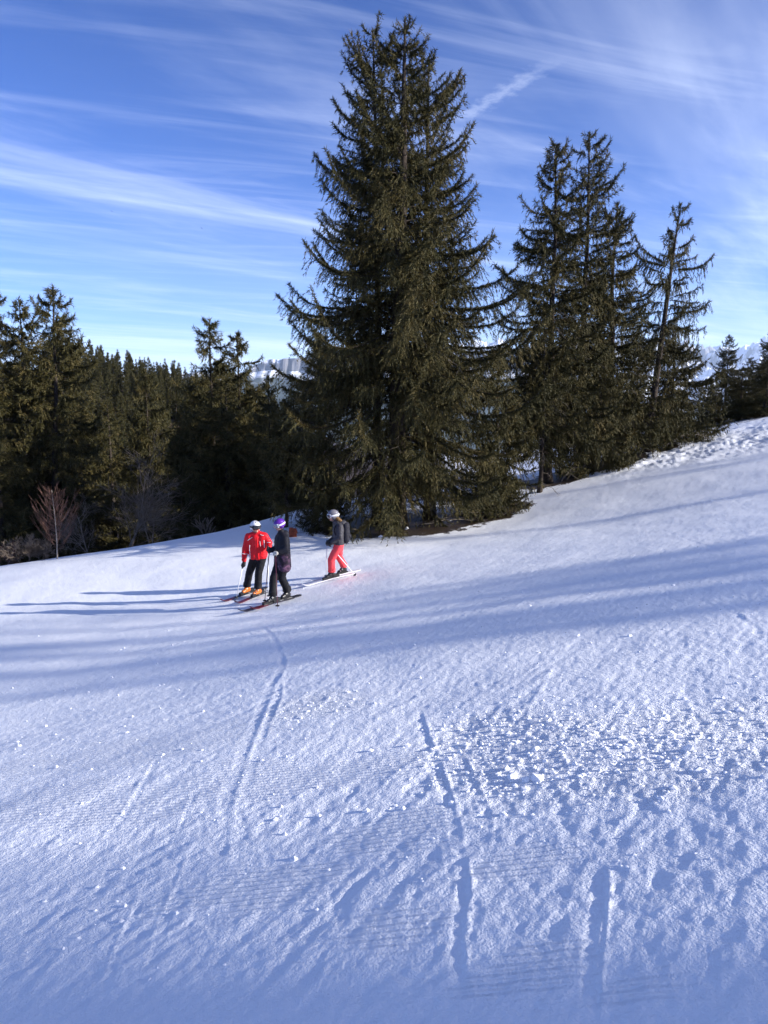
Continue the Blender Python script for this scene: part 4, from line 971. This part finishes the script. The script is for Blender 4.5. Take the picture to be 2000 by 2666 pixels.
def glove(parent, base, wrist, hand, axis_dir, mat, side=1, fat=1.0):
    """a hand closed round a grip: palm, four bent fingers and a thumb"""
    wrist = np.asarray(wrist, float) - base; hand = np.asarray(hand, float) - base; ax = unit(np.asarray(axis_dir, float))
    into = unit(hand - wrist); into = unit(into - ax * (into @ ax)); lat = np.cross(ax, into) * side
    mb = MB(); back = hand - into * .035 + lat * .028
    mb.capsule(wrist - into * .02, .047 * fat, wrist + (back - wrist) * .5, .043 * fat); mb.capsule(wrist + (back - wrist) * .4, .04 * fat, back, .038 * fat)
    for k in range(4):
        o = back + ax * (.036 - .024 * k); ln = (.93, 1.05, 1.0, .8)[k] * fat
        p = [o, o + into * .045 * ln, o + into * .066 * ln - lat * .030 * ln, o + into * .040 * ln - lat * .058 * ln, o + into * .012 * ln - lat * .055 * ln]
        for a, b in zip(p[:-1], p[1:]): mb.capsule(a, .0145 * fat, b, .0135 * fat, 8)
    o = back - into * .01 + ax * .03
    for a, b in zip([o, o + ax * .022 - lat * .022, o + ax * .018 + into * .018 - lat * .048], [o + ax * .022 - lat * .022, o + ax * .018 + into * .018 - lat * .048, o + ax * .008 + into * .034 - lat * .058]): mb.capsule(a, .0165 * fat, b, .015 * fat, 8)
    g = mb.fuse('glove', M[mat], parent, .0085, 3)
    c = MB(); c.tube([wrist - unit(hand - wrist) * .07, wrist - unit(hand - wrist) * .0], [.056 * fat, .05 * fat], 12); c.build('glove_cuff', M[mat], g)
    return g
def boot(parent, base, ankle, sole, fwd, mat, sgn):
    """ski boot: shell, cuff, sole and buckles; sole is the middle of the foot on the ski"""
    sole = np.asarray(sole, float) - base; ankle = np.asarray(ankle, float) - base; Rm = frame(fwd); W = lambda x, y, z: sole + Rm @ np.array([x, y, z])
    mb = MB(); mb.capsule(W(0, -.085, .055), .052, W(0, .11, .048), .046); mb.capsule(W(0, -.085, .07), .055, W(0, .02, .09), .054)
    mb.capsule(W(0, -.06, .09), .058, W(0, -.045, .15), .060); mb.capsule(W(0, -.045, .15), .060, W(0, -.03, .20), .060); mb.ellipsoid(W(0, .125, .035), (.046, .04, .034), Rm)
    b = mb.fuse('ski_boot', M[mat], parent, .013, 3)
    s2 = MB(); s2.box(W(0, .0, .006), (.072, .31, .026), Rm); s2.build('sole', M['black_plastic'], b, smooth_shade=False)
    for y, z in ((.085, .082), (.03, .112), (.018, .15)):
        s3 = MB(); s3.box(W(.045 * sgn, y, z), (.045, .018, .014), Rm @ np.array(Matrix.Rotation(sgn * .7, 3, 'Y'))); s3.build('buckle', M['metal'], b, smooth_shade=False)
    return b
def helmet_set(parent, base, c, face, mat, lens_mat, frame_mat, strap_mat, r=.128, tilt=-.1):
    c = np.asarray(c, float) - base; f = unit(np.asarray(face, float)); Rm = frame(f)
    rad = (r * .94, r * 1.10, r * 1.02)
    hb = MB(); patch(hb, c, Rm, rad, -math.pi, math.pi - 1e-4, R(18), R(89.5), .10, 30, 8); patch(hb, c, Rm, rad, R(68), R(292), R(-32), R(18.2), .10, 24, 5)
    for sgn in (-1, 1): patch(hb, c, Rm, (rad[0] * 1.0, rad[1], rad[2]), sgn * R(90) - R(26), sgn * R(90) + R(26), R(-56), R(-30), .12, 8, 4)
    h = hb.build('helmet', M[mat], parent)
    for k in (-1, 0, 1):
        v = MB(); patch(v, c, Rm, tuple(q * 1.012 for q in rad), k * R(26) - R(5), k * R(26) + R(5), R(48), R(72), .03, 3, 4); v.build('vent', M['black_plastic'], h)
    gb = MB(); patch(gb, c, Rm, (r * .95, r * 1.14, r * 1.0), R(-58), R(58), R(-24), R(19), .16, 18, 6); g = gb.build('goggles', M[frame_mat], parent)
    lb = MB(); patch(lb, c, Rm, (r * .98, r * 1.19, r * 1.0), R(-49), R(49), R(-18), R(14), .05, 18, 5); lb.build('lens', M[lens_mat], g)
    sb = MB(); patch(sb, c, Rm, tuple(q * 1.035 for q in rad), R(56), R(304), R(-8), R(9), .03, 26, 2); sb.build('strap', M[strap_mat], g)
    cs = MB(); P = np.array([c + Rm @ np.array(q) for q in ((-.11, .0, -.07), (-.075, .05, -.125), (0, .075, -.15), (.075, .05, -.125), (.11, .0, -.07))]); cs.tube(P, .007, 6); cs.build('chin_strap', M['black_plastic'], h)
def body_mesh(parent, base, J, face):
    """the body under the clothes, one skin from head to feet"""
    P = {k: np.asarray(v, float) - base for k, v in J.items()}; Rm = frame(face); hc = P['head']; W = lambda x, y, z: hc + Rm @ np.array([x, y, z])
    mb = MB(); mb.ellipsoid(hc, (.078, .098, .115), Rm); mb.ellipsoid(W(0, .035, -.06), (.056, .062, .065), Rm)
    mb.capsule(W(0, .095, .005), .010, W(0, .118, -.035), .016, 8); mb.ellipsoid(W(0, .088, -.095), (.026, .022, .018), Rm); mb.ellipsoid(W(.045, .06, -.035), (.028, .03, .028), Rm); mb.ellipsoid(W(-.045, .06, -.035), (.028, .03, .028), Rm)
    for s in (-1, 1): mb.ellipsoid(W(s * .08, -.005, -.02), (.012, .022, .032), Rm)
    mb.capsule(hc + np.array([0, 0, -.07]), .054, P['neck'], .058)
    ch = (P['shoulder_a'] + P['shoulder_b']) / 2; hp = (P['hip_a'] + P['hip_b']) / 2
    mb.capsule(P['neck'], .06, ch * .8 + hp * .2, .10); mb.capsule(ch * .85 + hp * .15, .115, hp, .115); mb.capsule(P['shoulder_a'], .06, P['shoulder_b'], .06)
    for s in ('a', 'b'):
        mb.capsule(P['shoulder_' + s], .055, P['elbow_' + s], .043); mb.capsule(P['elbow_' + s], .043, P['wrist_' + s], .030); mb.capsule(hp, .10, P['hip_' + s], .085)
        mb.capsule(P['hip_' + s], .085, P['knee_' + s], .058); mb.capsule(P['knee_' + s], .058, P['ankle_' + s], .042)
    b = mb.fuse('body', M['skin'], parent, .014, 2)
    m2 = MB(); m2.ellipsoid(W(0, .102, -.068), (.024, .008, .007), Rm); m2.build('mouth', M['lip'], b)
    return b
def person(label, J, face, cfg):
    base = np.asarray(cfg['base'], float); root = empty('person', tuple(base)); tag(root, label, 'person', 'skiers standing on the piste')
    P = {k: np.asarray(v, float) - base for k, v in J.items()}
    body_mesh(root, base, J, face)
    ch = (P['shoulder_a'] + P['shoulder_b']) / 2; hp = (P['hip_a'] + P['hip_b']) / 2; fat = cfg.get('fat', 1.0)
    low = cfg.get('hem', .0)
    mb = MB()                                                        # jacket
    up = np.array([0, 0, 1.0])
    for s in ('a', 'b'):
        sh = P['shoulder_' + s] * .78 + ch * .22; hh = P['hip_' + s] * .95 + hp * .05
        mb.capsule(sh - up * .05, .115 * fat, sh * .5 + hh * .5 + up * .04, .122 * fat); mb.capsule(sh * .5 + hh * .5 + up * .04, .122 * fat, hh + up * (.05 - low), (.135 + .05 * low) * fat)
        mb.capsule(P['shoulder_' + s], .086 * fat, P['elbow_' + s], .074 * fat); mb.capsule(P['elbow_' + s], .074 * fat, P['wrist_' + s], .058 * fat)
        mb.capsule(P['shoulder_' + s], .085 * fat, P['neck'], .075)
    mb.capsule(ch - up * .06, .135 * fat, hp + up * .04, .14 * fat); mb.capsule(P['neck'] - up * .03, .085, P['neck'] + up * .035, .078)
    jk = mb.fuse('jacket', M[cfg['jacket']], root, .015, 4, cfg.get('wr', .007), .07, 3)
    tb = MB()                                                        # trousers
    for s in ('a', 'b'):
        tb.capsule(hp, .125, P['hip_' + s], .118); tb.capsule(P['hip_' + s], .118, P['knee_' + s], .094); tb.capsule(P['knee_' + s], .094, P['ankle_' + s] + up * .05, .090); tb.tube([P['ankle_' + s] + up * .10, P['ankle_' + s] - up * .015], [.096, .104], 14)
    tb.fuse('trousers', M[cfg['trousers']], root, .016, 4, .006, .09, 6)
    # hem and cuffs
    for s, m in (('a', cfg['glove_a']), ('b', cfg['glove_b'])):
        glove(root, base, J['wrist_' + s], J['hand_' + s], cfg['grip_' + s], m, 1 if s == 'a' else -1, cfg.get('gfat', 1.0))
        boot(root, base, J['ankle_' + s], J['sole_' + s], cfg['boot_dir'], cfg['boot'], 1 if s == 'a' else -1)
    helmet_set(root, base, np.asarray(J['head'], float) + np.array([0, 0, .02]), face, cfg['helmet'], cfg['lens'], cfg['goggle'], cfg['strap'], cfg.get('hr', .128))
    return root, jk
def trim(jk, base, pts, mat, nm='piping', r=.007, toward=(0, -1, 0), lift=.003):
    """a strip laid onto the jacket: points near its surface are pulled onto it from the given side"""
    from mathutils.bvhtree import BVHTree
    me = jk.data; bv = BVHTree.FromPolygons([v.co[:] for v in me.vertices], [p.vertices[:] for p in me.polygons])
    d = Vector(toward).normalized(); out = []
    for p in spline(np.asarray(pts, float) - base, 5):
        h = bv.ray_cast(Vector(p) + d * 1.0, -d)
        if h[0] is not None: out.append(np.array(h[0] + d * lift))
    if len(out) > 2: mb = MB(); mb.tube(np.array(out), r, 6); return mb.build(nm, M[mat], jk)

# --- the skier in red
Y1 = 18.2
q = lambda x, y, dy=0.0, Y=Y1: at(600 + x * .1266, 1330 + y * .1266, Y + dy)
tipA, tailA = ground(575, 1573), ground(706, 1528); tipB, tailB = ground(612, 1578), ground(728, 1532)
def fit(tip, tail, L):
    """a ski of length L on the snow with its tip where it is seen"""
    d = unit((tail - tip)[:2]); t2 = tip[:2] + d * L
    return np.array([tip[0], tip[1], hz(*tip[:2]) + .012]), np.array([t2[0], t2[1], hz(*t2) + .012])
skA = fit(tipA, tailA, 1.62); skB = fit(tipB, tailB, 1.62)
sole = lambda sk, k=.46: sk[1] + (sk[0] - sk[1]) * k + np.array([0, 0, .055])
gs = 'skis worn by the three skiers'; gpo = 'ski poles of the three skiers'
ski(*skA, .105, 'black_ski', 'maroon_ski', 'outer maroon-tipped ski of the skier in red, leftmost ski', .46, gs)
ski(*skB, .105, 'black_ski', 'maroon_ski', 'inner maroon-tipped ski of the skier in red, beside the dark pole', .46, gs)
fa = unit(skA[0] - skA[1]); sa, sb_ = sole(skA), sole(skB)
ank = lambda s_, f_: s_ + np.array([0, 0, .16]) - f_ * .035
J = dict(head=q(512, 335), neck=q(545, 470, .02), shoulder_a=q(368, 530, .05), shoulder_b=q(700, 515, .0), elbow_a=q(300, 800, .02), wrist_a=q(283, 1010, -.06), hand_a=q(255, 1125, -.10),
         elbow_b=q(800, 660, -.04), wrist_b=q(800, 745, -.16), hand_b=q(775, 800, -.24), hip_a=q(500, 960, .03), hip_b=q(650, 950, .03), knee_a=q(560, 1330, -.02), knee_b=q(690, 1330, .02))
J['sole_a'] = sa; J['sole_b'] = sb_; J['ankle_a'] = ank(sa, fa); J['ankle_b'] = ank(sb_, fa)
for s in 'ab':                                                      # straight-ish legs: knees between hip and ankle
    J['knee_' + s] = J['hip_' + s] * .5 + J['ankle_' + s] * .5 + fa * .05
tip_a = ground(614, 1563); tip_b = ground(699, 1560)
red, jk = person('skier in a bright red jacket with white helmet and orange boots', J, (.62, -.78, -.05), dict(base=(sa + sb_) / 2 - np.array([0, 0, .06]), jacket='red', trousers='black_cloth', glove_a='glove', glove_b='olive_glove', boot='orange_boot', boot_dir=fa, helmet='helmet_white', lens='dark_lens', goggle='black_plastic', strap='black_plastic', grip_a=J['hand_a'] - tip_a, grip_b=J['hand_b'] - tip_b, hr=.135, fat=1.04))
b0 = np.array(red.location)
trim(jk, b0, [q(365, 600), q(410, 565), q(460, 535)], 'white_trim'); trim(jk, b0, [q(625, 475), q(660, 488), q(695, 492)], 'white_trim')
trim(jk, b0, [q(255, 865), q(300, 872), q(355, 878)], 'white_trim'); trim(jk, b0, [q(770, 632), q(800, 630), q(838, 630)], 'white_trim')
trim(jk, b0, [q(412, 690), q(405, 760), q(415, 880), q(420, 980)], 'white_trim', r=.009); trim(jk, b0, [q(705, 585), q(708, 640), q(712, 740)], 'white_trim', r=.008)
trim(jk, b0, [q(560, 530), q(572, 700), q(585, 860), q(600, 1000)], 'red', 'zip', r=.008); trim(jk, b0, [q(622, 610), q(628, 660), q(636, 715)], 'white_trim', 'pocket_zip', r=.006)
pole(J['hand_a'], tip_a, 'white_pole', 'silver-white pole planted by the outstretched hand of the skier in red, leftmost pole', gpo)
pole(J['hand_b'], tip_b, 'white_pole', 'white upright pole between the skier in red and the one in purple', gpo)

# --- the skier with the purple helmet
Y2 = 17.1
tipC, tailC = ground(622, 1600), ground(806, 1546); tipD, tailD = ground(652, 1594), ground(835, 1533)
skC = fit(tipC, tailC, 1.66); skD = fit(tipD, tailD, 1.66)
ski(*skC, .105, 'black_ski', 'black_ski', 'black-tipped ski of the skier with purple helmet, lowest ski in view', .44, gs)
ski(*skD, .105, 'black_ski', 'maroon_ski', 'dark red-tipped ski of the skier with purple helmet', .44, gs)
fc = unit(skC[0] - skC[1]); sc_, sd2 = sole(skC, .42), sole(skD, .31)
p2 = lambda x, y, dy=0.0: q(x, y, dy, Y2)
J2 = dict(head=p2(1010, 285), neck=p2(1045, 455, .0), shoulder_a=p2(1125, 580, -.12), shoulder_b=p2(1000, 550, .15), elbow_a=p2(1140, 800, -.20), wrist_a=p2(985, 860, -.26), hand_a=p2(925, 880, -.28),
          elbow_b=p2(960, 790, .16), wrist_b=p2(850, 800, .08), hand_b=p2(800, 820, .05), hip_a=p2(1110, 1010, -.09), hip_b=p2(1030, 1005, .09))
J2['sole_a'] = sd2; J2['sole_b'] = sc_
for s, sk_ in (('a', sd2), ('b', sc_)): J2['ankle_' + s] = ank(sk_, fc)
J2['knee_a'] = J2['hip_a'] * .47 + J2['ankle_a'] * .53 + fc * .13; J2['knee_b'] = J2['hip_b'] * .47 + J2['ankle_b'] * .53 + fc * .09
tip_c = ground(723, 1586); tip_d = ground(689, 1572)
pur, jk2 = person('skier with purple helmet, silver goggles and long dark purple-printed jacket', J2, (-.80, -.50, -.32), dict(base=(sc_ + sd2) / 2 - np.array([0, 0, .06]), jacket='purple_print', trousers='black_cloth', glove_a='cream', glove_b='glove', boot='black_plastic', boot_dir=fc, helmet='helmet_purple', lens='lens', goggle='white_ski', strap='white_ski', grip_a=J2['hand_a'] - tip_c, grip_b=J2['hand_b'] - tip_d, hr=.124, fat=1.10, hem=.20, gfat=1.1))
mb = MB(); c0 = np.asarray(J2['neck']) - np.array(pur.location); mb.ellipsoid(c0 + np.array([.08, .03, -.02]), (.10, .10, .085)); mb.ellipsoid(c0 + np.array([.10, .03, -.09]), (.08, .09, .09)); mb.fuse('hood', M['navy_cloth'], pur, .011, 5, .005, .05)
pole(J2['hand_a'], tip_c, 'maroon_pole', 'maroon pole in the cream mitten, nearest pole', gpo)
pole(J2['hand_b'], tip_d, 'maroon_pole', 'thin dark maroon pole before the legs of the skier in red', gpo)

# --- the skier in coral trousers
Y3 = 19.0
p3 = lambda x, y, dy=0.0: at(820 + x * .0949, 1310 + y * .0949, Y3 + dy)
tipE, tailE = ground(786, 1531), ground(915, 1497); tipF, tailF = ground(806, 1520), ground(930, 1488)
skE = fit(tipE, tailE, 1.55); skF = fit(tipF, tailF, 1.55)
ski(*skE, .10, 'white_ski', 'white_ski', 'nearer white ski of the skier in coral trousers', .46, gs)
ski(*skF, .10, 'white_ski', 'white_ski', 'farther white ski of the skier in coral trousers', .46, gs)
fe = unit(skE[0] - skE[1]); se, sf = sole(skE, .46), sole(skF, .36)
J3 = dict(head=p3(505, 345), neck=p3(575, 520), shoulder_a=p3(690, 650, -.16), shoulder_b=p3(590, 650, .16), elbow_a=p3(690, 930, -.20), wrist_a=p3(480, 1075, -.18), hand_a=p3(385, 1130, -.16),
          elbow_b=p3(560, 930, .16), wrist_b=p3(400, 1060, .06), hand_b=p3(335, 1100, .03), hip_a=p3(670, 1130, -.09), hip_b=p3(665, 1120, .09))
J3['sole_a'] = se; J3['sole_b'] = sf
for s, sk_ in (('a', se), ('b', sf)): J3['ankle_' + s] = ank(sk_, fe)
J3['knee_a'] = J3['hip_a'] * .48 + J3['ankle_a'] * .52 + fe * .12; J3['knee_b'] = J3['hip_b'] * .48 + J3['ankle_b'] * .52 + fe * .08
tip_e = ground(929, 1502); tip_f = ground(849, 1506)
cor, jk3 = person('skier in coral trousers and charcoal jacket wearing a grey helmet', J3, (-.96, -.22, -.14), dict(base=(se + sf) / 2 - np.array([0, 0, .06]), jacket='grey_cloth', trousers='coral', glove_a='glove', glove_b='glove', boot='black_plastic', boot_dir=fe, helmet='helmet_grey', lens='dark_lens', goggle='white_ski', strap='white_ski', grip_a=J3['hand_a'] - tip_e, grip_b=J3['hand_b'] - tip_f, hr=.138, fat=1.0, wr=.009))
b3 = np.array(cor.location)
mb = MB(); hp_ = [p3(590, 400, -.05), p3(640, 440, -.06), p3(690, 480, -.05), p3(700, 520, -.03)]
for a, b in zip(hp_[:-1], hp_[1:]): mb.capsule(a - b3, .05, b - b3, .045)
mb.capsule(p3(610, 430, .03) - b3, .05, p3(690, 510, .02) - b3, .04); mb.fuse('hair', M['hair'], cor, .009, 2, .012, .025)
mb = MB(); mb.ellipsoid(p3(760, 540, 0) - b3, (.11, .14, .07)); mb.ellipsoid(p3(700, 540, 0) - b3, (.12, .15, .06)); mb.fuse('hood', M['grey_cloth'], cor, .011, 5, .006, .05)
def backpack():
    c = p3(850, 800, 0.0); r = empty('backpack', tuple(c))
    mb = MB()
    for z0, z1, rr_ in ((.17, .02, .115), (.02, -.17, .125)): 
        for dy in (-.06, .06): mb.capsule((0, dy, z0), rr_ * .82, (0.0, dy, z1), rr_ * .82)
    mb.fuse('bag', M['pack_cloth'], r, .011, 4, .006, .06)
    m2 = MB(); m2.capsule((.085, -.05, -.09), .055, (.085, .05, -.09), .055); m2.fuse('front_pocket', M['pack_cloth'], r, .010, 3)
    m3 = MB(); m3.tube([(.0, 0, .25), (.02, 0, .28), (-.03, 0, .28), (-.05, 0, .25)], .008, 6); m3.build('handle', M['pack_cloth'], r)
    for sy in (-1, 1):
        pts = spline([p3(800, 640, sy * .11) - c + np.array([0, 0, .02]), p3(690, 560, sy * .13) - c + np.array([0, 0, .02]), p3(560, 640, sy * .17) - c, p3(540, 800, sy * .18) - c, p3(640, 950, sy * .17) - c, p3(780, 960, sy * .12) - c], 5)
        m4 = MB(); m4.tube(pts, .016, 6); m4.build('shoulder_strap', M['pack_cloth'], r)
    tag(r, 'black backpack on the back of the skier in coral trousers', 'backpack')
backpack()
pole(J3['hand_a'], tip_e, 'white_pole', 'white pole slanting back across the coral trousers', gpo)
pole(J3['hand_b'], tip_f, 'white_pole', 'white pole upright before the skier in coral trousers', gpo)

# ------------------------------------------------------------------ the air
def haze():
    mb = MB(); mb.box((0, 0, 500), (100000, 100000, 2660)); o = mb.build('haze', None, smooth_shade=False)
    m = bpy.data.materials.new('haze'); m.use_nodes = True; t = m.node_tree; t.nodes.clear()
    v = N(t, 'ShaderNodeVolumePrincipled'); v.inputs['Color'].default_value = (.62, .78, 1.0, 1); v.inputs['Density'].default_value = 2.2e-5; v.inputs['Anisotropy'].default_value = 0.0
    ou = N(t, 'ShaderNodeOutputMaterial'); t.links.new(v.outputs[0], ou.inputs['Volume']); o.data.materials.append(m)
    tag(o, 'thin blue winter air over the whole valley', kind='stuff'); o.display_type = 'WIRE'
haze()
